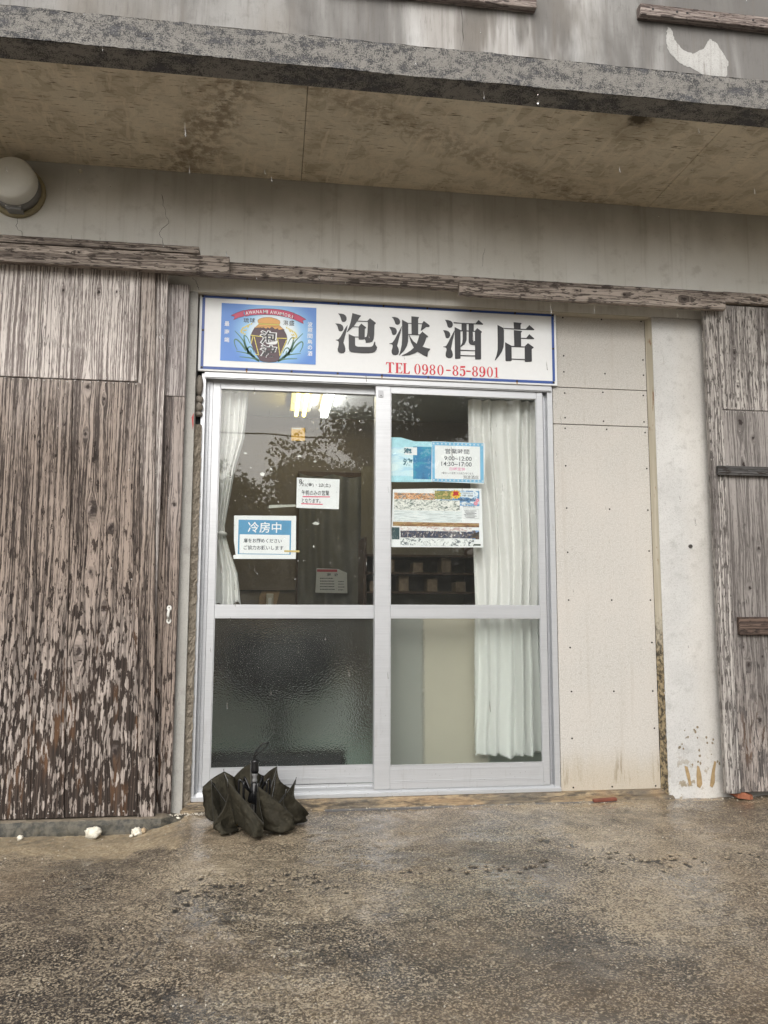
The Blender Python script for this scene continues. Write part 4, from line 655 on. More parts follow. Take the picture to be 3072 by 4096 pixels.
# timbers on the upper wall
wbeam=wood('window ledge timber','x',pale=(.33,.28,.25),dark=(.12,.09,.08),deep=(.04,.03,.028))
b1=MB().box(.6,1.702,-.105,-.057,4.062,4.15,.003).build('ledge_beam',wbeam,loc=(1.15,-.08,4.06)); tag(b1,'dark ledge timber cut off by the top edge, left of two on the upper wall','beam')
b2=thing('ledge_beam','ledge timber with bolt holes on the upper right wall above the peeled paint','beam',(2.9,-.08,4.09))
MB().box(2.288,3.9,-.105,-.057,4.092,4.158,.003).build('beam',wbeam,b2)
for x in (2.36,2.50,2.56,2.72,2.95): MB().lathe([(.007,0),(.007,.0015),(.003,.0015)],(x,-.105,4.128),'y',10).build('bolt',M['screw'],b2)

# ------------------------------------------------------------------ wall lamp
lx,lz=D['LAMPC']; L=thing('wall_lamp','round white outdoor lamp under the slab, at the upper left edge','lamp',(lx,WY,lz))
MB().lathe([(.128,0),(.128,.018),(.122,.024),(.112,.024)],(lx-.006,WY,lz-.004),'y',40).build('mounting_ring',M['lampring'],L,smooth=True)
MB().lathe([(.110,.020),(.110,.075),(.104,.078)],(lx-.004,WY,lz-.002),'y',40).build('body',M['lampgrey'],L,smooth=True)
MB().lathe([(.104,.076),(.107,.082),(.103,.135),(.094,.146),(.05,.150),(.005,.151)],(lx,WY,lz),'y',48).build('shade',M['lampwhite'],L,smooth=True)
mb=MB().box(lx-.036,lx+.034,-.128,-.075,lz-.122,lz-.108,.002); mb.build('sensor_bracket',M['lampgrey'],L)
MB().box(lx-.038,lx+.032,-.131,-.122,lz-.108,lz-.097).build('sensor_cap',M['lampwhite'],L)
MB().tube(smoothpath([(lx-.13,-.058,lz-.13),(lx-.10,-.061,lz-.105),(lx-.08,-.064,lz-.085)],4),.005,8).build('cable',M['black'],L)
MB().lathe([(.010,0),(.006,.012),(.002,.014)],(-.60,WY,2.975),'y',8).build('cable_stub',M['reveal'],B)

# ------------------------------------------------------------------ sign board
sg=thing('shop_sign','long white shop sign with blue border, jar emblem and four big black characters','sign',(.0,-.02,2.02))
MB().box(-.019,1.80,-.021,-.003,2.017,2.406,.0015).build('panel',M['signwhite'],sg)
mb=MB(); y=-.0225
for b in ((-.006,2.386,1.789,2.400),(-.006,2.026,1.785,2.040),(-.006,2.0405,.008,2.3855),(1.774,2.0405,1.788,2.3855)): mb.rect(b,y)
mb.build('border',M['signblue'],sg)
for s,dy in zip(D['KANJI'],range(4)):
    mb=MB()
    for i,p in enumerate(s): mb.poly(p,-.0226-.00015*i)
    mb.build('character',M['ink'],sg)
mb=MB()
def digit(c,b):
    x0,z0,x1,z1=b; w=x1-x0; h=z1-z0; cx=(x0+x1)/2; cz=(z0+z1)/2; y=-.0226; S_=lambda pts,wd,k=0:mb.stroke([(x0+a*w,z0+q*h) for a,q in pts],[d*w for d in wd] if isinstance(wd,list) else wd*w,y-.00015*k)
    P=lambda pts,k=0:mb.poly([(x0+a*w,z0+q*h) for a,q in pts],y-.00015*k)
    if c=='0': mb.ring(cx,cz,w*.47,h*.5,w*.23,h*.46,y)
    elif c=='8':
        mb.ring(cx,z0+h*.755,w*.41,h*.245,w*.19,h*.20,y); mb.ring(cx,z0+h*.27,w*.46,h*.27,w*.21,h*.215,y-.00015)
    elif c=='9':
        mb.ring(cx,z0+h*.68,w*.46,h*.32,w*.20,h*.27,y)
        S_([(.90,.70),(.90,.45),(.82,.25),(.66,.09),(.45,.02),(.25,.04),(.12,.12)],[.2,.26,.26,.22,.12,.1,.12],1); mb.ring(x0+w*.2,z0+h*.14,w*.15,h*.085,.0001,.0001,y-.0003,14)
    elif c=='5':
        P([(.12,.985),(.95,1.0),(.95,.84),(.22,.80),(.19,.55),(.12,.55)]); S_([(.13,.52),(.28,.62),(.5,.66),(.70,.60),(.82,.45),(.82,.25),(.70,.09),(.48,.02),(.25,.03),(.10,.12)],[.07,.08,.14,.26,.32,.32,.26,.13,.1,.12],1); mb.ring(x0+w*.18,z0+h*.15,w*.16,h*.085,.0001,.0001,y-.0003,14)
    elif c=='1': P([(.05,.90),(.40,.95),(.60,1.0),(.70,1.0),(.70,.06),(.98,.04),(.98,0),(.05,0),(.05,.04),(.36,.06),(.36,.88),(.05,.86)])
    elif c=='-': P([(0,0),(1,0),(1,1),(0,1)])
    elif c=='T': P([(0,.76),(.05,.76),(.16,.92),(.37,.95),(.37,.05),(.22,.04),(.22,0),(.78,0),(.78,.04),(.63,.05),(.63,.95),(.84,.92),(.95,.76),(1,.76),(.97,1),(.03,1)])
    elif c=='E':
        P([(0,1),(.92,1),(.95,.75),(.90,.75),(.75,.93),(.42,.95),(.42,.05),(.78,.07),(.93,.26),(.98,.26),(.95,0),(0,0),(0,.04),(.14,.05),(.14,.95),(0,.96)]); P([(.41,.54),(.62,.53),(.68,.68),(.72,.68),(.72,.34),(.68,.34),(.62,.48),(.41,.48)],1)
    elif c=='L': P([(0,1),(.55,1),(.55,.96),(.42,.95),(.42,.05),(.75,.07),(.94,.28),(1,.28),(.96,0),(0,0),(0,.04),(.14,.05),(.14,.95),(0,.96)])
for c,*b in D['TEL']: digit(c,b)
mb.build('telephone_lettering',M['red'],sg)
em=MB().rect(D['EMB'],-.0225).build('emblem',M['emblem'],sg)
y=-.0228
mb=MB()
for p in D['LEAF']:
    q=[(v.x,v.y) for v in smoothpath([(a,b,0) for a,b in p],5)]; n=len(q); wd=[.0085*(1-.75*i/n)+.0008 for i in range(n)]
    mb.stroke(q,wd,y); mb.stroke([(.642-a,b+.003) for a,b in q],wd,y-.0001)
tag(mb.build('leaf_print',M['leaf'],em),kind='stuff')
mb=MB()
for i,(a,b) in enumerate(D['EAR']):
    for sx in (1,-1):
        c=(a if sx>0 else .642-a,b-(0 if sx>0 else .012)); t=.9*sx+random.uniform(-.5,.5); mb.poly([(c[0]+.0065*math.cos(k)*math.cos(t)-.0032*math.sin(k)*math.sin(t),c[1]+.0065*math.cos(k)*math.sin(t)+.0032*math.sin(k)*math.cos(t)) for k in [j*math.pi/5 for j in range(10)]],y-.0004-.00005*i)
tag(mb.build('rice_ear',M['ear'],em),kind='stuff')
MB().poly(D['JAR'],y-.0012).build('jar_print',M['jar'],em)
mb=MB(); [mb.poly(p,y-.0015-.0001*i) for i,p in enumerate(D['CAP'])]; mb.build('jar_cloth',M['cap'],em)
mb=MB(); mb.poly(D['BAND'],y-.0018)
for i,p in enumerate(D['ROPE']):
    n=12; q=[]; 
    for (a,b),(c,d) in zip(p,p[1:]): q+=[(a+(c-a)*k/n,b+(d-b)*k/n) for k in range(n)]
    q.append(p[-1]); mb.stroke(q,[.0030+.0016*(k%2) for k in range(len(q))],y-.0016-.0001*i)
tag(mb.build('jar_rope',M['rope'],em),kind='stuff')
mb=MB(); [mb.poly(p,y-.0004-.0002*(i==0)) for i,p in enumerate(D['RIB'])]; mb.build('ribbon',M['ribbon'],em)
mb=MB()
for p in D['RIB']+[D['JAR']]+D['CAP']: mb.stroke(p+[p[0]],.0011,y-.0021)
tag(mb.build('outline',M['ink'],em),kind='stuff')
mw=MB(); mk=MB(); 
for t,*b in D['ETXT'][:4]: text(mk,t,b,y-.0003,.012)
for t,*b in D['ETXT'][4:13]: text(mw,t,b,y-.0003,.012)
for i,(t,*b) in enumerate(D['ETXT'][13:]):
    g=.004; text(mw,t,(b[0]-g,b[1]-g*.4,b[2]+g,b[3]+g*.4),y-.0022,.062); text(mk,t,(b[0]+.003,b[1]+.003,b[2]-.003,b[3]-.003),y-.0025,.02)
for ch,x,z,a in D['ARC']:
    t=MB(); hw={'W':.0095,'M':.0085,'I':.0015}.get(ch,.0068); text(t,ch,(-hw,-.0085,hw,.0085),0,.01)
    tt=(x-.32)*-1.05
    b=len(mw.v); mw.v+=[(x+p[0]*math.cos(tt)-p[2]*math.sin(tt),y-.0009,z+p[0]*math.sin(tt)+p[2]*math.cos(tt)) for p in t.v]; mw.f+=[tuple(b+i for i in f) for f in t.f]
tag(mw.build('white_lettering',M['white'],em),kind='stuff'); tag(mk.build('dark_lettering',M['ink'],em),kind='stuff')
for x,z in [(-.004,2.393),(.211,2.393),(.439,2.393),(.663,2.393),(.892,2.393),(1.117,2.393),(1.344,2.393),(1.579,2.393),(1.781,2.393),(.001,2.034),(.216,2.032),(.435,2.032),(.663,2.032),(.885,2.032),(1.121,2.032),(1.341,2.032),(1.584,2.032),(1.779,2.033),(.001,2.221),(1.781,2.213)]:
    MB().lathe([(.0058,0),(.005,.003),(.002,.0035)],(x,-.0225,z),'y',10).build('screw',M['screw'],sg)
mb=MB()
for x in (.885,.216,1.584): mb.poly([(x-.004,2.028),(x+.004,2.028),(x+.002,2.012+.004),(x-.001,2.019),(x-.003,2.02)],-.0228)
tag(mb.build('rust_run',flat('rust run',(.45,.25,.10),.7,grain=.4),sg),kind='stuff')

# ------------------------------------------------------------------ cement boards
SC1=[(1.845,2.392),(2.058,2.393),(2.279,2.394),(1.845,2.185),(2.282,2.183),(1.844,2.099),(2.069,2.099),(2.282,2.1)]
SC2=[(1.846,1.986),(2.054,1.998),(2.277,1.99),(1.845,1.855),(2.053,1.844),(2.276,1.848)]
SC3=[(1.844,1.799),(2.069,1.801),(2.28,1.791),(1.842,1.603),(2.282,1.6),(1.842,1.384),(2.072,1.383),(2.28,1.382),(1.842,1.158),(2.279,1.17),(1.841,.917),(2.069,.918),(2.277,.919),(1.843,.681),(2.277,.705),(1.845,.465),(2.066,.464),(2.272,.463),(1.842,.238),(2.274,.28),(1.843,.003),(2.043,.002),(2.27,0)]
for lab,z0,z1,x0,ss_,ft in (('upper square fibre cement board beside the right end of the sign',2.0185,2.408,1.803,SC1,0.),('narrow middle strip of fibre cement board between two dark joints',1.823,2.0145,1.782,SC2,0.),('tall fibre cement board from knee joint to ground, right of the glass door',-.021,1.819,1.782,SC3,1.)):
    t=thing('cement_board',lab if ft==0 else 'tall fibre cement board with dirty foot, filling the space right of the door','wall board',((x0+2.297)/2,.0,z0))
    o=MB().box(x0,2.297,.0,.012,z0,z1,.0012).build('board',M['board'],t); o['foot']=ft
    for x,z in ss_: MB().lathe([(.0046,0),(.0046,.0010),(.002,.0012)],(x,0,z),'y',9).build('screw',M['screw'],t)
MB().box(1.7805,2.32,.013,.03,-.03,2.40).build('board_backing',M['blackbox'],B)
MB().box(-.02,1.80,.0,.1,2.0465,2.40).build('transom_backing',M['interior'],B)

# ------------------------------------------------------------------ door frame and sashes
A=M['alu']
fr=thing('door_frame','silver aluminium sliding door frame with stepped sill below the sign','door frame',(.88,.05,-.01))
MB().box(.0,.022,.0,.10,-.01,2.012,.0015).build('jamb',A,fr); MB().box(1.750,1.779,.0,.10,-.01,2.016,.0015).build('jamb',A,fr)
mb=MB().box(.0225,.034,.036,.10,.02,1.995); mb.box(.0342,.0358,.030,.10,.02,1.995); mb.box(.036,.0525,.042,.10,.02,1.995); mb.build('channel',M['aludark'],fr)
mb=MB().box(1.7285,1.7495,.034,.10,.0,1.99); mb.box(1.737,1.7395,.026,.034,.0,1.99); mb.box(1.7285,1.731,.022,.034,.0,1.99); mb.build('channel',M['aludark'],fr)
mb=MB().box(.014,1.772,-.012,.0,1.990,2.016,.0012); mb.box(.0222,1.7495,.001,.10,1.9965,2.016); mb.box(.014,1.772,-.006,.0,1.986,1.9895); mb.build('head',A,fr)
mb=MB().box(.012,1.7785,-.012,.004,-.0115,.006,.001); mb.box(.0222,1.7495,.0045,.037,-.0115,.010,.001); mb.box(.0222,1.7495,.038,.10,-.0115,.028,.001)
mb.box(.0222,1.7495,.012,.015,.0102,.018); mb.box(.0222,1.7495,.048,.051,.0282,.040); mb.build('sill',A,fr); MB().box(.0225,1.749,.0165,.0335,.0101,.0108).build('track_groove',M['blackbox'],fr); MB().box(.0225,1.749,.0525,.0995,.0281,.0288).build('track_groove',M['blackbox'],fr)
MB().box(.034,.075,-.006,.03,.0065,.022,.001).build('guide_block',M['white'],fr)
def sash(label,y0,y1,xl,xr,gl,gr,zb,zt,z1,z2,gt,gb,frosts,xcut):
    s=thing('door_sash',label,'sliding door',((xl+xr)/2,(y0+y1)/2,zb))
    MB().box(xl,gl,y0,y1,zb,zt,.0015).build('stile',A,s); MB().box(gr,xr,y0,y1,zb,zt,.0015).build('stile',A,s)
    mb=MB().box(gl+.0003,gr-.0003,y0+.001,y1,zb,gb-.004,.0012); 
    for q in (.25,.32,.80): mb.box(gl+.001,gr-.001,y0-.0008,y0+.0012,zb+(gb-zb)*q,zb+(gb-zb)*q+.0025)
    mb.build('bottom_rail',A,s)
    mb=MB().box(gl+.0003,gr-.0003,y0+.001,y1,z1,z2,.0012); mb.box(gl+.001,gr-.001,y0-.0008,y0+.0012,z1+.010,z1+.0125); mb.box(gl+.001,gr-.001,y0-.0008,y0+.0012,z2-.013,z2-.0105); mb.build('middle_rail',A,s)
    mb=MB().box(gl+.0003,gr-.0003,y0+.001,y1,gt,zt,.0012); mb.build('top_rail',A,s)
    mb=MB().box(gl+.0003,gr-.0003,y0-.0005,y0+.012,gb-.0038,gb,.0006)
    for a,b in ((gb,z1),(z2,gt)): mb.box(gl+.0003,gl+.0035,y0+.004,y0+.014,a,b); mb.box(gr-.0035,gr-.0003,y0+.004,y0+.014,a,b)
    mb.build('glazing_bead',A,s)
    yc=(y0+y1)/2
    MB().box(gl,gr,yc-.0025,yc+.0025,z2-.002,gt+.002).build('upper_pane',M['glass'],s)
    for i,(a,b,mt) in enumerate(frosts): MB().box(a,b,yc-.0025,yc+.0025,gb-.002,z1+.002).build('frosted_pane',mt,s)
    return s
SL=sash('left glass door sash with two taped paper notices and an orange sticker',.044,.074,.053,.925,.089,.861,.043,1.996,.822,.889,1.949,.127,[(.089,.861,M['frost'])],0)
SR=sash('right glass door sash with the opening hours card and white curtain behind',.004,.034,.857,1.7275,.934,1.694,.018,1.986,.823,.891,1.949,.1285,[(.934,1.694,M['frost2'])],0)
b=D['LATCH']; o=MB().box(b[0]+.001,b[2]-.001,.0005,.004,b[1],b[3],.0008).build('latch_plate',flat('grey latch plate',(.42,.43,.45),.4,.3),SR); MB().lathe([(.003,0),(.003,.0015)],((b[0]+b[2])/2,.0005,b[1]+.008),'y',8).build('screw',M['screw'],o)

# ------------------------------------------------------------------ papers and stickers on the glass
def sheet(name,label,cat,pts,y,mat=None,th=.0006):
    cx=sum(p[0] for p in pts)/len(pts); cz=min(p[1] for p in pts); o=MB().slab(pts,y,th).build(name,mat or M['paper'],loc=(cx,y,cz)); return tag(o,label,cat)
def lines_(par,items,y,mat,off=0.,jit=0.,name='lettering'):
    m_=MB(); [text(m_,t,b,y,off,jit) for t,*b in items]; return m_.build(name,mat,par)
y=.0625
c=D['COOL']; o=sheet('paper_notice','white and blue air conditioning notice, lower on the left glass','notice',c['sheet'],y)
i1=MB().rect(c['blue'],y-.0003).build('blue_field',M['paperblue'],o); i2=MB().rect(c['inner'],y-.0006).build('white_field',M['paper'],o)
lines_(o,c['t'][:1],y-.0006,M['white'],.012,name='heading'); lines_(o,c['t'][1:],y-.0009,M['print'],.016)
MB().rect(c['tape'],y-.0012).build('tape',M['tan'],o)
c=D['NOTE']; o=sheet('paper_notice','white handwritten note with red underlines on the left glass','notice',c['sheet'],y)
m_=MB(); [text(m_,t,b,y-.0003,.012,.0008) for t,*b in c['t']]; m_.stroke(c['slash'],.0022,y-.0004); m_.build('handwriting',M['pen'],o)
m_=MB(); [m_.stroke(q,[.006,.005],y-.0003) for q in c['u']]; m_.build('underline',M['pinkline'],o)
b=D['STICK']; pts=[(b[0]+.004,b[1]),(b[2]-.004,b[1]),(b[2],b[1]+.004),(b[2],b[3]-.004),(b[2]-.004,b[3]),(b[0]+.004,b[3]),(b[0],b[3]-.004),(b[0],b[1]+.004)]
o=sheet('sticker','small square orange sticker with leaf outline, high on the left glass','sticker',pts,y,M['orange'])
m_=MB(); cx,cz=(b[0]+b[2])/2+.002,(b[1]+b[3])/2
for a in (90,210,330): m_.ring(cx+.009*math.cos(R(a)),cz+.004+.009*math.sin(R(a)),.008,.008,.0068,.0068,y-.0003-.0001*(a//100),16)
m_.stroke([(cx,cz),(cx,cz-.024)],.002,y-.0008); m_.build('leaf_print',M['orangeline'],o)
MB().rect((b[0]+.004,b[3]-.008,b[2]-.02,b[3]-.001),y-.0004).build('worn_edge',M['tape'],o)
m_=MB()
for x,z,sx,sz in ((.217,1.632,.009,.004),(.483,1.625,.010,.005),(.345,1.555,.006,.006),(.302,1.53,.012,.01),(.245,1.56,.003,.003),(.57,1.29,.018,.008),(.45,1.215,.0,.0),(.56,1.60,.008,.005),(.56,1.175,.004,.006)):
    if sx: m_.poly([(x-sx,z+sz*random.uniform(-.4,1)),(x-sx*.2,z+sz),(x+sx,z+sz*random.uniform(0,.9)),(x+sx*.5,z-sz),(x-sx*.6,z-sz*.8)],y-.0002)
tag(tag(m_.build('tape_scraps',flat('torn tape scraps',(.60,.61,.58),.5,grain=.2),loc=(.35,.0625,1.17)),'torn scraps of old tape stuck across the upper left glass','tape'),kind='stuff')
o=sheet('tape_strip','dull strip of old tape beside the air conditioning notice','tape',[(.335,1.36),(.47,1.372),(.468,1.382),(.338,1.376)],y+.0002,M['tape'])
y=.0235
c=D['HOURS']; o=sheet('opening_hours_card','white and blue opening hours card taped to the right glass','notice',c['sheet'],y)
MB().rect(c['blue'],y-.0003).build('blue_border',M['skyblue'],o); MB().rect(c['inner'],y-.0006).build('white_field',M['paper'],o)
lines_(o,c['t'][:3],y-.0009,M['print'],.012); lines_(o,c['t'][3:4],y-.0009,M['pink'],.008); lines_(o,c['t'][4:],y-.0009,M['print'],.0)
m_=MB(); b=c['blue']
for zz in (b[1]+.008,b[3]-.009):
    for k in range(13):
        x=b[0]+.008+k*(b[2]-b[0]-.014)/12; q=.0045 if k%2 else .004
        for a in range(4):
            t=a*math.pi/2+(0 if k%2 else math.pi/4); m_.poly([(x+q*.72*math.cos(t)+.0019*math.cos(j),zz+q*.72*math.sin(t)+.0019*math.sin(j)) for j in [i*math.pi/3 for i in range(6)]],y-.0006-.00002*a)
tag(m_.build('flower_pattern',M['white'],o),kind='stuff')
c=D['BLUE']; o=sheet('blue_poster','faded blue poster with torn top edge left of the opening hours card','poster',c['sheet'],y+.0008,flat('faded cyan print',(.42,.72,.82),.6,grain=.2))
def sm_poster(name,cols,sx=18,sz=40,dist=1.2):
    m=Mat(name); x,yy,z=m.sep(m.obj()); f=m.noise(m.comb(x*sx,0.,z*sz),1,4,.6,dist); k=m.mix(f.ss(.38,.47),cols[0],cols[1]); k=m.mix(f.ss(.5,.56),k,cols[2])
    if len(cols)>3: k=m.mix(f.ss(.6,.63),k,cols[3])
    return m.pbr(k,.55)
MB().rect(c['dark'],y+.0005).build('dark_field',sm_poster('deep blue print',[(.02,.16,.36),(.03,.22,.44),(.04,.30,.46)],8,14,.5),o)
MB().rect(c['pale'],y+.0005).build('pale_field',sm_poster('pale blue print',[(.45,.70,.85),(.60,.80,.88),(.70,.86,.90)],6,22,.6),o)
MB().rect((c['pale'][2]-.045,1.640,c['pale'][2]+.02,1.680),y+.0003).build('white_patch',M['paper'],o)
lines_(o,c['t'],y+.0001,flat('teal print',(.02,.13,.19),.6),.05)
c=D['RECR']; o=sheet('recruitment_poster','colourful recruitment poster with photos, below the opening hours card','poster',c['sheet'],y+.0004,M['paper'])
yy=y+.0001
MB().rect(c['sky'],yy).build('sky_photo',sm_poster('sky photo print',[(.06,.20,.45),(.16,.36,.62),(.75,.82,.86)],20,40),o)
MB().rect(c['photo'],yy-.0003).build('field_photo',sm_poster('cane field print',[(.30,.30,.10),(.16,.20,.05),(.55,.40,.15)],40,60),o)
MB().rect(c['orange'],yy-.0003).build('crowd_photo',sm_poster('crowd photo print',[(.72,.62,.52),(.70,.34,.14),(.16,.14,.12),(.62,.70,.72)],45,90),o)
MB().rect((.955,1.36,1.29,1.414),yy-.0004).build('faded_print',sm_poster('faded dark print',[(.80,.80,.76),(.74,.75,.72),(.30,.34,.32),(.10,.12,.12)],48,90,1.6),o)
MB().rect((.955,1.302,1.30,1.358),yy-.0004).build('faded_text',sm_poster('faded text print',[(.80,.82,.82),(.72,.78,.80),(.55,.60,.62)],14,160,.6),o)
MB().rect(c['band'],yy-.0003).build('cane_photo',sm_poster('brown cane print',[(.12,.055,.025),(.30,.15,.06),(.40,.28,.12)],14,90),o)
MB().rect((.985,1.2585,1.352,1.2785),yy-.0003).build('roof_photo',sm_poster('pale roof print',[(.75,.73,.72),(.80,.80,.80),(.55,.42,.40)],40,60),o)
MB().rect(c['strip'],yy-.0003).build('group_photo',sm_poster('group photo print',[(.02,.035,.10),(.04,.05,.09),(.13,.10,.10),(.75,.75,.75)],60,45,1.8),o)
MB().rect(c['stripw'],yy-.0003).build('caption_band',sm_poster('caption print',[(.72,.75,.76),(.78,.80,.80),(.30,.34,.36),(.08,.10,.12)],45,55,1.8),o)
MB().rect(c['photo2'],yy-.0004).build('sunset_photo',sm_poster('sunset print',[(.20,.34,.62),(.10,.06,.04),(.03,.03,.03)],30,50),o)
MB().rect(c['left'],yy-.0003).build('dark_photo',flat('dark teal print',(.02,.06,.07),.6,grain=.3),o); MB().rect(c['dk'],yy-.0005).build('green_corner',flat('dark green print',(.015,.04,.015),.6),o)
b=c['t'][0][1:]; bx,bz=(b[0]+b[2])/2,(b[1]+b[3])/2
MB().poly([(bx+(.030 if k%2 else .022)*math.cos(k*math.pi/12)*1.0,bz+(.026 if k%2 else .019)*math.sin(k*math.pi/12)) for k in range(24)],yy-.0005).build('starburst',flat('yellow print',(.78,.55,.05),.6),o)
lines_(o,c['t'][:1],yy-.0008,flat('red print',(.50,.02,.02),.6),.03,name='red_lettering'); 
MB().rect((1.298,1.431,1.366,1.460),yy-.0004).build('cloud_print',flat('pale cloud print',(.72,.80,.88),.6,grain=.1),o)
lines_(o,c['t'][1:],yy-.0006,M['print'],.004); 
m_=MB(); b=c['box_']
for k in range(6): m_.rect((b[0]+.004+.004*(k%3),b[3]-.010-.0065*k,b[2]-.012-.01*(k%2),b[3]-.0075-.0065*k),yy-.0004)
m_.stroke([(b[0],b[1]),(b[2],b[1]),(b[2],b[3]),(b[0],b[3])],.0008,yy-.0005); m_.build('small_print',M['print'],o)
m_=MB()
for a,bz_,q in ((1.381,1.4165,.010),(1.372,1.401,.011)):
    for k in range(5): t=k*2*math.pi/5; m_.poly([(a+q*.6*math.cos(t)+q*.5*math.cos(j),bz_+q*.6*math.sin(t)+q*.5*math.sin(j)) for j in [i*math.pi/3 for i in range(6)]],yy-.0006-.00003*k)
m_.build('flower_print',flat('pink flower print',(.75,.30,.38),.6,grain=.2),o)

# rain beads on the left pane and drops in the air
def drops(n,fn,r0,r1,fl=.5):
    m_=MB()
    for _ in range(n):
        x,z=fn(); r=r0+(r1-r0)*random.random()**3; bm=bmesh.new(); bmesh.ops.create_icosphere(bm,subdivisions=1,radius=r)
        for v in bm.verts: v.co=Vector((x+v.co.x,.0562+v.co.y*fl,z+v.co.z*1.15))
        m_.bm(bm)
    return m_
def dpos():
    while 1:
        if random.random()<.6: x,z=random.gauss(.56,.09),random.gauss(1.85,.06)
        else: x,z=random.uniform(.1,.85),random.uniform(1.0,1.94)
        if .095<x<.855 and .9<z<1.945: return x,z
tag(drops(330,dpos,.0012,.0034,.45).build('rain_beads',M['water'],loc=(.475,.0562,.9),smooth=True),'clear rain beads on the upper left glass','water drops',kind='stuff')
dr=MB(); 
for (px_,pz_,r) in ((1.383,2.9,.006),(1.3835,2.935,.003)):
    bm=bmesh.new(); bmesh.ops.create_icosphere(bm,subdivisions=2,radius=r)
    for v in bm.verts: v.co=Vector((px_+v.co.x*.8,-1.0+v.co.y*.8,pz_+v.co.z*(1.5 if v.co.z>0 else 1)))
    dr.bm(bm)
tag(dr.build('water_drop',M['water'],loc=(1.383,-1.0,2.9),smooth=True),'single water drop falling from the slab edge','water drop')

rn=MB()
for _ in range(260):
    y=random.uniform(-2.6,-.35); x=random.uniform(-1.2,2.9); z=random.uniform(.6,4.2) if y<-1.05 else random.uniform(.5,2.9); l=random.uniform(.010,.020); r=random.uniform(.0009,.0016); dx=.12
    b0=len(rn.v); rn.v+=[(x-dx*l,y,z+l)]+[(x+r*math.cos(a),y+r*math.sin(a),z-l*.4) for a in (0,1.57,3.14,4.71)]+[(x+dx*l*.5,y,z-l*.62)]
    rn.f+=[(b0,b0+1+k,b0+1+(k+1)%4) for k in range(4)]+[(b0+5,b0+1+(k+1)%4,b0+1+k) for k in range(4)]
tag(rn.build('rain',M['water'],loc=(1,-1.4,2),smooth=True),'light rain falling in front of the building','rain',kind='stuff')

# ------------------------------------------------------------------ curtains
def curtain(label,rows,y,pleats,amp,hem,nz=90,nu=110,tie=None):
    rows=[((a[0],(a[1]+b[1])/2),(b[0],(a[1]+b[1])/2)) for a,b in rows]; zs=[r[0][1] for r in rows]
    mb=MB(); P=[]
    for i in range(nz+1):
        z=zs[0]+(zs[-1]-zs[0])*i/nz
        k=max(j for j in range(len(zs)) if zs[j]>=z-1e-9); k=min(k,len(zs)-2); t=(zs[k]-z)/(zs[k]-zs[k+1]); a=rows[k][0][0]*(1-t)+rows[k+1][0][0]*t; b=rows[k][1][0]*(1-t)+rows[k+1][1][0]*t
        row=[]
        for j in range(nu+1):
            u=j/nu; ph=u*pleats+.75*mnoise.noise((u*2.6,z*.7,pleats))+.2*mnoise.noise((u*5,z*1.5,3)); f=mnoise.noise((ph*1.7,z*.55,2.+pleats))
            d=math.sin(ph*2*math.pi+1.2*math.sin(z*1.3+u*4))*amp*(.75+.6*mnoise.noise((u*4,z*.6,8)))*(.75+.5*(zs[0]-z)/(zs[0]-zs[-1]))+f*amp*1.2
            w_=1 if tie is None else min(1,.35+abs(z-tie)*4)
            edge=mnoise.noise((z*2.3,3,pleats))*.004
            row.append((a+(b-a)*u+edge+.006*mnoise.noise((u*6,z*3,1)),y+d*w_+.02*(1-w_),z+(.009*math.sin(u*9)+.006*math.sin(u*23) if i==nz else 0)))
        P.append(row)
    c=thing('curtain',label,'curtain',((rows[-1][0][0]+rows[-1][1][0])/2,y,zs[-1]))
    o=mb.grid(P).build('drape',M['cloth'],c,smooth=True)
    h=MB(); H=[[(p[0],p[1]-.0022,p[2]) for p in r] for r in P[int(nz*(1-hem)):]]; h.grid(H).build('hem',M['cloth'],c,smooth=True)
    return c
cl_rows=D['CL']; c1=curtain('white curtain tied back at the left edge of the left glass',[((.055,r[0][1]),(r[1][0]+.004,r[1][1])) for r in cl_rows],.125,4.2,.016,.055,tie=1.245)
MB().tube([(.05,.10,1.25),(.085,.095,1.242),(.118,.10,1.236),(.126,.13,1.235),(.10,.15,1.24)],.010,8).build('tieback',M['cloth'],c1,smooth=True)
c2=curtain('white pleated curtain hanging full height behind the right glass',[(r[0],(r[1][0]+.045,r[1][1])) for r in D['CR']],.122,6.2,.026,.045,nz=140,nu=150)
MB().box(1.33,1.78,.11,.125,1.985,2.0).build('curtain_rail',M['lampwhite'],c2)

# ------------------------------------------------------------------ room
MB().box(-1.2,3.4,.11,2.2,-.06,-.02).build('interior_floor',M['vinyl'],loc=(1,1,-.05))['kind']='structure'
MB().box(-1.2,3.4,.26,2.2,2.33,2.40).build('interior_ceiling',M['ceiling'],loc=(1,1,2.4))['kind']='structure'
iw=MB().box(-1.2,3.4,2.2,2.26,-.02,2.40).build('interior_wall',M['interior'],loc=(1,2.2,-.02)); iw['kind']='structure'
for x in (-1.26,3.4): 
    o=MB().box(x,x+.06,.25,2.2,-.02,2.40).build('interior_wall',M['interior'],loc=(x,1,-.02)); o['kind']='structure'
mb=MB(); b=D['PATCH']; mb.poly([(b[0],.80),(b[2]-.05,.80),(b[2],b[3]),(b[0]+.03,b[3]),(b[0]+.008,b[3]-.05)],2.197); mb.build('plaster_patch',M['patch'],iw)
MB().box(-.6,1.15,2.19,2.199,.994,1.001).build('chair_rail',M['blackbox'],iw)
b=D['SWITCH']; sw=thing('light_switch','pale upright light switch plate low on the inner wall','light switch',((b[0]+b[2])/2,2.19,.86)); MB().box(b[0],b[2],2.18,2.194,.86,b[3],.003).build('plate',M['switch'],sw); MB().box(b[0]+.014,b[2]-.014,2.175,2.1795,.885,.945,.002).build('rocker',M['white'],sw)
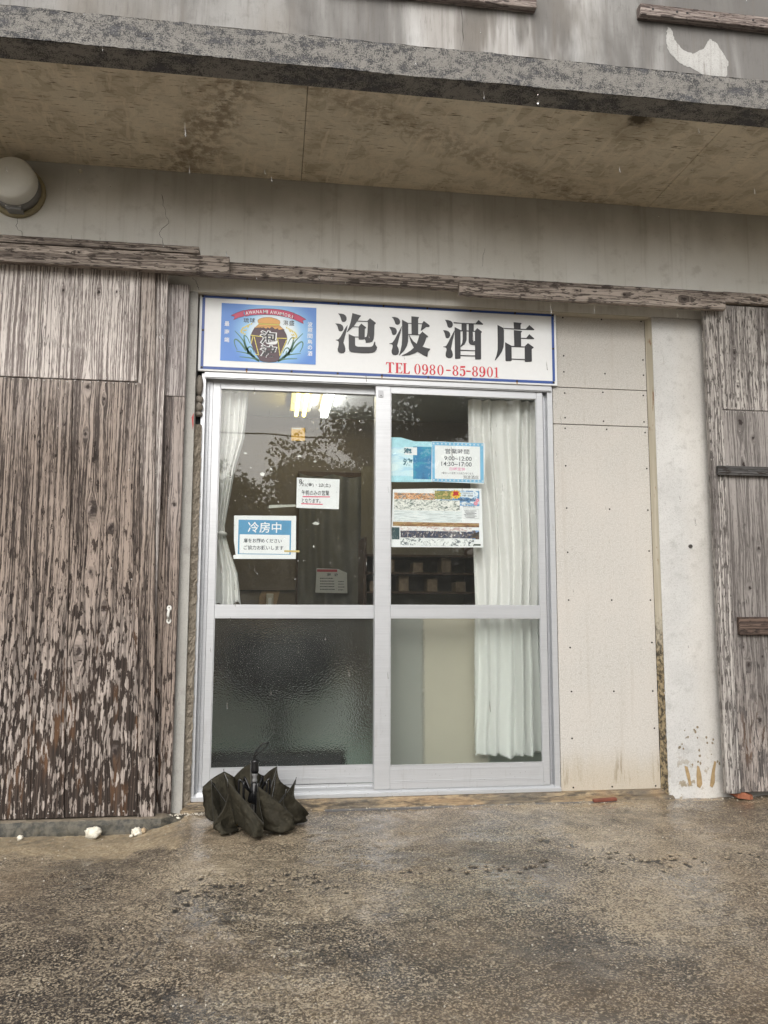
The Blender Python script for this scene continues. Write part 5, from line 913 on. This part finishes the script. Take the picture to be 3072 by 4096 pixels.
dw=thing('inner_doorway','dark brown inner doorway hung with a grey curtain','doorway',(.86,2.19,-.02))
MB().box(.538,.566,2.15,2.195,-.02,1.862).build('post',M['darkwood'],dw); MB().box(1.30,1.328,2.15,2.195,-.02,1.862).build('post',M['darkwood'],dw); MB().box(.538,1.328,2.148,2.195,1.863,1.90).build('header',M['darkwood'],dw)
P=[]
for i in range(31):
    row=[]
    for j in range(81):
        u=j/80; x=.55+.77*u; sag=.028*abs(math.sin(u*math.pi*3)); zt=1.885-sag; z=zt+(.25-zt)*i/30; row.append((x,2.135+.012*math.sin(u*40+mnoise.noise((u*5,z,1))*3),z))
    P.append(row)
MB().grid(P).build('door_curtain',M['noren'],dw,smooth=True)
c=D['PRICE']; s=[(x*1,z) for x,z in c['sheet']]
o=MB().slab(s,2.10,.0012).build('price_list',flat('plastic sleeved paper',(.46,.47,.47),.3,grain=.05),loc=(.8,2.10,.98)); tag(o,'price list in a plastic sleeve pinned to the grey inner curtain','notice')
MB().rect(c['red'],2.0992).build('red_band',flat('dull red print',(.36,.05,.07),.4),o); lines_(o,c['t'],2.0992,M['print'],.02)
m_=MB()
for b in c['rows']+c['rows2']:
    x=b[0]
    while x<b[2]-.006: q=random.uniform(.004,.010); m_.rect((x,b[1]+.001,x+q,b[3]-.001),2.0991); x+=q+.003
m_.build('small_print',M['print'],o)
# ceiling lights
for lab,xs,mt,wd in (('warm yellow fluorescent ceiling light seen through the left glass',(.51,.565),M['tubeY'],.15),('white fluorescent ceiling light beside the warm yellow one',(.70,.725),M['tubeW'],.07)):
    x=sum(xs)/2; t=thing('ceiling_light',lab,'ceiling light',(x,1.4,2.33)); MB().box(x-wd/2,x+wd/2,.80,1.87,2.295,2.329,.004).build('housing',M['lampwhite'],t)
    for q in xs: MB().tube([(q,.82,2.262),(q,1.85,2.262)],.013,10).build('tube',mt,t,smooth=True)
lc=thing('low_counter','pale green low counter blurred behind the left frosted glass','counter',(.3,1.7,-.02))
MB().box(-.5,.93,1.5,1.9,-.02,.36,.004).build('front_panel',flat('pale green laminate',(.70,.74,.725),.5,grain=.05),lc); MB().box(-.52,.95,1.48,1.92,.361,.385,.003).build('top',M['beige'],lc)
cb=thing('cabinet','beige cabinet standing close behind the lower right frosted glass','cabinet',(1.1,.5,-.02))
MB().box(1.135,1.47,.19,.60,-.02,.86).build('side_panel',M['beige'],cb); MB().box(.925,1.132,.20,.60,-.02,.85).build('door',M['greybox'],cb)
db=thing('floor_mat_roll','low black box on the floor behind the left frosted glass','box',(.42,.3,-.02)); MB().box(-.1,.74,.16,.30,-.02,.155,.02).build('body',M['blackbox'],db); MB().box(-.1,.74,.17,.29,.156,.16).build('lid',M['blackbox'],db)
st=thing('dark_filler','dark blurred stool shape behind the left frosted glass, added to darken it','filler',(.41,1.0,-.02)); MB().lathe([(.05,.36),(.25,.38),(.34,.48),(.36,.62),(.30,.75),(.05,.79)],(.41,1.0,-.02),'z',24).build('filler_body',M['blackbox'],st,smooth=True); MB().lathe([(.04,0),(.04,.37)],(.41,1.0,-.02),'z',12).build('filler_post',M['blackbox'],st)  # dark body added to darken the middle of the frosted pane
sf=thing('goods_shelf','dim shelf of brown goods behind the right glass','shelf',(1.25,1.6,-.02))
for z in (.97,1.10,1.22): MB().box(.98,1.75,1.5,1.85,z,z+.015).build('board',M['darkwood'],sf)
for x in (.97,1.75): MB().box(x,x+.02,1.5,1.85,-.02,1.35).build('side',M['darkwood'],sf)
MB().box(.99,1.75,1.852,1.862,-.02,1.9).build('back_panel',flat('dim shelf back',(.17,.15,.11),.8,grain=.1),sf)
gd=MB()
for i in range(7):
    z=(.985,1.115)[i%2]; x=1.02+.10*i; gd.box(x,x+.07,1.56,1.70,z,z+.07+.02*(i%3),.003)
tag(gd.build('shelf_goods',flat('dull brown goods',(.22,.16,.10),.6,grain=.5),sf),kind='stuff')

# ------------------------------------------------------------------ umbrella
uc=Vector((.302,-.285)); gz=-.053
U=thing('umbrella','folded dark olive umbrella standing handle up on the wet ground before the door','umbrella',(uc.x,uc.y,gz))
tips=[(.130,-.27,.122),(.200,-.395,.147),(.316,-.425,.133),(.425,-.385,.097),(.468,-.25,.116),(.392,-.13,.149),(.280,-.105,.162),(.172,-.15,.137)]
notch=[(.150,-.42,-.005),(.345,-.515,.005),(.462,-.435,.010),(.528,-.29,-.018),(.455,-.12,.055),(.34,-.06,.10),(.21,-.07,.10),(.085,-.20,.086)]
bot=[(.200,-.455),(.305,-.525),(.405,-.478),(.462,-.34),(.44,-.18),(.34,-.10),(.21,-.12),(.125,-.285)]
for i in range(8):
    a,b,nq,bq=tips[i],tips[(i+1)%8],notch[i],bot[i]; P=[]
    pa=lambda p:(math.atan2(p[1]-uc.y,p[0]-uc.x),math.hypot(p[0]-uc.x,p[1]-uc.y))
    ns,nu=34,20; q=.76
    Va,Vb,Vn,Vq=Vector(a),Vector(b),Vector(nq),Vector((*bq,gz+.004)); C0=Vector((uc.x,uc.y,gz+.02))
    inw=lambda p,k,z:Vector((uc.x+(p.x-uc.x)*k,uc.y+(p.y-uc.y)*k,z))
    Va=inw(Va,1.06,a[2]+.008); Vb=inw(Vb,1.06,b[2]+.008); Vn=inw(Vn,1.05,nq[2]+.004)
    lowA,lowB=inw(Va,.62,gz+.010),inw(Vb,.60,gz+.010); lowN=inw(Vn,.86,gz+.005)
    def rim_(s):
        if s<q: w=s/q; p=Va.lerp(Vn,w); p=inw(p,1+.015*math.sin(math.pi*w),p.z+.005*math.sin(math.pi*w)); return p
        w=(s-q)/(1-q); p=Vn.lerp(Vb,w); return inw(p,1-.16*math.sin(math.pi*w),p.z-.004*math.sin(math.pi*w))
    def low_(s):
        if s<q:
            w=s/q; return lowA*(1-w)**2+(Vq*2-lowA*.5-lowN*.5)*2*w*(1-w)+lowN*w*w
        w=(s-q)/(1-q); return lowN.lerp(lowB,w)
    for k in range(nu+1):
        u=k/nu; row=[]
        for j in range(ns+1):
            s=j/ns; rim=rim_(s); lowp=low_(s); lowp.z=gz+.004; m_d=(rim+lowp)/2
            f=1.10 if s<q else 1.10-.30*math.sin(math.pi*min(1,(s-q)/(1-q)))
            if s<q: f=1.0+.075*math.sin(math.pi*(s/q)**.7)
            ctrl=inw(m_d,f,m_d.z-.012)
            p=rim*(1-u)**2+ctrl*2*u*(1-u)+lowp*u*u
            if u>.82: p=p.lerp(C0+(p-C0)*.5,((u-.82)/.18)**2*.8); p.z=max(p.z,gz+.0025)
            o_=Vector((p.x-uc.x,p.y-uc.y,0)); o_=o_.normalized() if o_.length>1e-4 else Vector((0,0,0))
            wk=mnoise.noise((s*3+i*5,u*2.5,i))*.016+mnoise.noise((s*8+i*3,u*6,i+3))*.0075*(.4+u)+mnoise.noise((s*17+i*3,u*13,i+7))*.004*u
            wk+=.010*abs(math.sin(s*5.2+i*1.7+u*1.3))-.006; p+=o_*wk*min(1,5*s)*min(1,5*(1-s))*min(1,u*6); row.append(p)
        P.append(row)
    o=MB().grid(P).build('canopy_panel',M['umbrella'],U,smooth=True)
    md=o.modifiers.new('thickness','SOLIDIFY'); md.thickness=.0012
    dg=bpy.context.evaluated_depsgraph_get(); o.data=bpy.data.meshes.new_from_object(o.evaluated_get(dg)); o.modifiers.clear()
    hemp=[Vector(p)+Vector((0,0,.0006)) for p in P[0]]; MB().tube(hemp,.0013,5).build('hem',flat('umbrella hem',(.02,.018,.013),.8),o)
    d=(Va-Vector((uc.x,uc.y,Va.z))).normalized()*.004; MB().tube([Va-Vector((0,0,.02)),Va+d*.4,Va+d+Vector((0,0,.012))],[.0014,.0018,.002],6).build('rib_tip',M['dullsteel'],U,smooth=True)
    an=math.atan2(d.y,d.x); q=lambda r,z:(uc.x+r*math.cos(an),uc.y+r*math.sin(an),z)
    MB().tube([q(.020,.085),q(.034,.10),q(.058,.134),q(.064,.138),q(.068,.128),q(.066,.06),q(.05,-.01)],[.003,.0035,.0045,.005,.0045,.004,.003],6).build('rib',M['black'],U,smooth=True)
    MB().tube([Va-Vector((0,0,.004)),q(.11,.03),q(.06,-.02)],.0012,5).build('stretcher',M['dullsteel'],U)
MB().tube([(uc.x,uc.y,gz+.005),(uc.x,uc.y,.17)],.0062,10).build('shaft',M['steel'],U,smooth=True)
MB().lathe([(.012,.163),(.0135,.160),(.009,.150),(.0095,.142),(.012,.135),(.012,.128)],(uc.x,uc.y,0),'z',16).build('collar',flat('grey clear plastic',(.16,.16,.16),.2),U,smooth=True)
MB().lathe([(.011,.128),(.015,.122),(.022,.085),(.030,.05),(.02,.04)],(uc.x,uc.y,0),'z',16).build('runner',M['black'],U,smooth=True)
MB().lathe([(.006,.160),(.015,.167),(.0175,.176),(.0165,.195),(.0165,.205),(.0185,.214),(.0165,.220),(.006,.222)],(uc.x,uc.y,0),'z',20).build('handle',M['black'],U,smooth=True)
MB().tube(smoothpath([(.294,-.285,.219),(.300,-.287,.243),(.318,-.29,.273),(.338,-.292,.290),(.353,-.292,.293),(.355,-.29,.284),(.340,-.288,.267),(.315,-.284,.248),(.302,-.283,.232),(.298,-.283,.219)],5),.0036,6).build('wrist_strap',M['black'],U,smooth=True)

# ------------------------------------------------------------------ loose stones, tile and bits on the ground
def gzat(x,y): return -.046+.012*y-.046*max(0,min(1,(.02-x)/.22))*max(0,min(1,(y+1.5)/1.1))
S0=D['STONE']
def stone(label,x,y,r,seed,mat,cat='stone',amp=.38):
    o=blob(MB(),(x,y,gzat(x,y)+r[2]*.72),r,seed,3,amp*1.25,2.3).build('coral_stone',mat,loc=(x,y,gzat(x,y)),smooth=True); return tag(o,label,cat)
stone('largest white coral stone on the sand below the left shutter',S0[0][0],-.222,(.033,.024,.024),3,M['coral'])
stone('cream coral stone beside the small brown one, near the end of the kerb',S0[1][0]-.002,-.220,(.021,.018,.018),5,M['coral'])
stone('small brown stone touching the cream coral stone',S0[3][0]-.002,-.212,(.011,.011,.012),8,M['coraldark'])
stone('small flat white coral chip at the far left of the sand',S0[2][0],-.225,(.012,.012,.010),9,M['coral'])
stone('tiny cream chip in front of the cream coral stone',S0[1][0]-.022,-.242,(.008,.008,.005),12,M['coral'])
stone('pale pebble on the mortar left of the umbrella',-.035,-.12,(.011,.009,.006),14,M['coral'])
def chipmesh():
    m_=MB(); 
    for i,(x,y) in enumerate(D['GND']['chips']): blob(m_,(x,y,gzat(x,y)+.001),(random.uniform(.002,.0045),random.uniform(.003,.005),.003),i+20,1,.4)
    for i in range(420):
        x=random.uniform(-.9,2.9); y=random.uniform(-2.3,-.12); r=random.uniform(.0012,.0034); blob(m_,(x,y,gzat(x,y)+r*.2),(r,r*random.uniform(.8,1.6),r*.8),i,1,.4)
    for i in range(170):
        x=random.choice((random.uniform(.55,2.8),random.uniform(-.1,.12))); y=random.gauss(-.10,.015); r=random.uniform(.0015,.0045); blob(m_,(x,y,-.044),(r,r,r*.8),i,1,.4)
    return m_
tag(chipmesh().build('gravel',flat('white coral chips',(.50,.46,.39),.7,grain=.3),loc=(1,-1,-.05)),kind='stuff')
m_=MB(); pts=[(2.590,-.070),(2.60,-.095),(2.63,-.130),(2.68,-.145),(2.705,-.135),(2.70,-.105),(2.66,-.085),(2.645,-.060),(2.615,-.052)]
hz=[.046,.050,.022,.006,.004,.010,.024,.044,.055]; b0=-.046; n=len(pts)
m_.f.append(tuple(range(n))[::-1]); m_.v+=[(x,y,b0+max(0,h-.016)*.9) for (x,y),h in zip(pts,hz)]; m_.v+=[(x+.004*math.sin(i*3),y+.003*math.cos(i*5),b0+h+.014+.002*math.sin(i*2.3)) for i,((x,y),h) in enumerate(zip(pts,hz))]
m_.f.append(tuple(range(n,2*n))); m_.f+=[(i,(i+1)%n,n+(i+1)%n,n+i) for i in range(n)]
tag(m_.build('tile_shard',M['brick'],loc=(2.65,-.1,b0)),'broken piece of red tile leaning at the foot of the right shutter','tile shard')
o=MB().box(1.905,2.022,-.105,-.083,-.0435,-.0305,.0015).build('rusty_bar',M['rust'],loc=(1.96,-.094,-.044)); tag(o,'short rusty flat bar lying on the ledge below the tall board','metal bar'); o.rotation_euler=(R(4),R(-2),R(2))

# ------------------------------------------------------------------ trees and cable across the road (seen in the glass)
def tree(label,x,y,h,rad,seed,nl):
    rs=np.random.RandomState(seed); t=thing('broadleaf_tree',label,'tree',(x,y,-.1))
    tr=MB(); P=[(x+.12*math.sin(k*1.3+seed),y+.1*math.cos(k+seed),-.15+h*.75*k/6) for k in range(7)]; tr.tube(smoothpath(P,3),[.16*(1-.045*i) for i in range(19)],8); tr.build('trunk',M['bark'],t,smooth=True)
    cs=[]
    for k in range(46):
        a=rs.uniform(0,6.28); rr=rad*math.sqrt(rs.uniform(.02,1)); zz=h*rs.uniform(.12,1); lim=math.sqrt(max(.05,1-((zz-h*.45)/(h*.57))**2)); cs.append((x+rr*lim*math.cos(a),y+rr*lim*math.sin(a)*.8,zz,rs.uniform(.35,.75)))
    for c_ in cs[:9]:
        b=MB(); st_=Vector(P[3]); en=Vector(c_[:3]); b.tube([st_,st_.lerp(en,.5)+Vector((0,0,.15)),en],[.06,.035,.012],6); b.build('limb',M['bark'],t,smooth=True)
    V=[];F=[];T=[]
    for k in range(int(nl*3.2)):
        c_=cs[rs.randint(len(cs))]; d=rs.normal(size=3); d/=np.linalg.norm(d); r=c_[3]*rs.uniform(.35,1.0)**.6; p=Vector((c_[0]+d[0]*r*1.15,c_[1]+d[1]*r*1.15,max(.05,c_[2]+d[2]*r*.8)))
        L=rs.uniform(.075,.15); ax=Vector(rs.normal(size=3)+np.array((0,0,-.6))).normalized(); sd=ax.cross(Vector(rs.normal(size=3))).normalized()*L*.33; b=len(V)
        V+=[p,p+ax*L*.45+sd,p+ax*L,p+ax*L*.45-sd]; F.append((b,b+1,b+2,b+3)); T+= [float(np.clip(rs.normal(.45,.25),0,1))]*4
    m_=MB(); m_.v=[tuple(v) for v in V]; m_.f=F; o=m_.build('crown',M['leaftree'],t); a=o.data.attributes.new('tint','FLOAT','POINT'); a.data.foreach_set('value',np.array(T,dtype=np.float32))
tree('lowest bushy tree, mirrored low at the left of the left glass',-1.0,-13.2,3.55,1.5,1,5200)
tree('small rounded tree, mirrored in the middle of the left glass',.95,-12.9,4.05,1.0,2,5200)
tree('taller leafy tree, mirrored at the right of the left glass',2.4,-13.3,4.9,1.4,3,6500)
tree('tallest dark tree, mirrored across the right glass',4.8,-13.0,6.6,2.0,4,9000)
tree('dark tree beyond the right glass reflection, right of the tallest tree',8.0,-13.5,6.2,2.2,5,6000)
tree('broad tree far left across the road',-5.0,-14.0,4.2,2.4,6,5200)
m_=MB().tube([(-12,-8.0,3.62),(-4,-8.0,3.50),(.5,-8.0,3.46),(5,-8.0,3.36),(14,-8.0,3.4)],.012,6); tag(m_.build('utility_cable',M['black'],loc=(0,-8,3.4)),'thin dark utility cable mirrored across the upper left glass','cable')
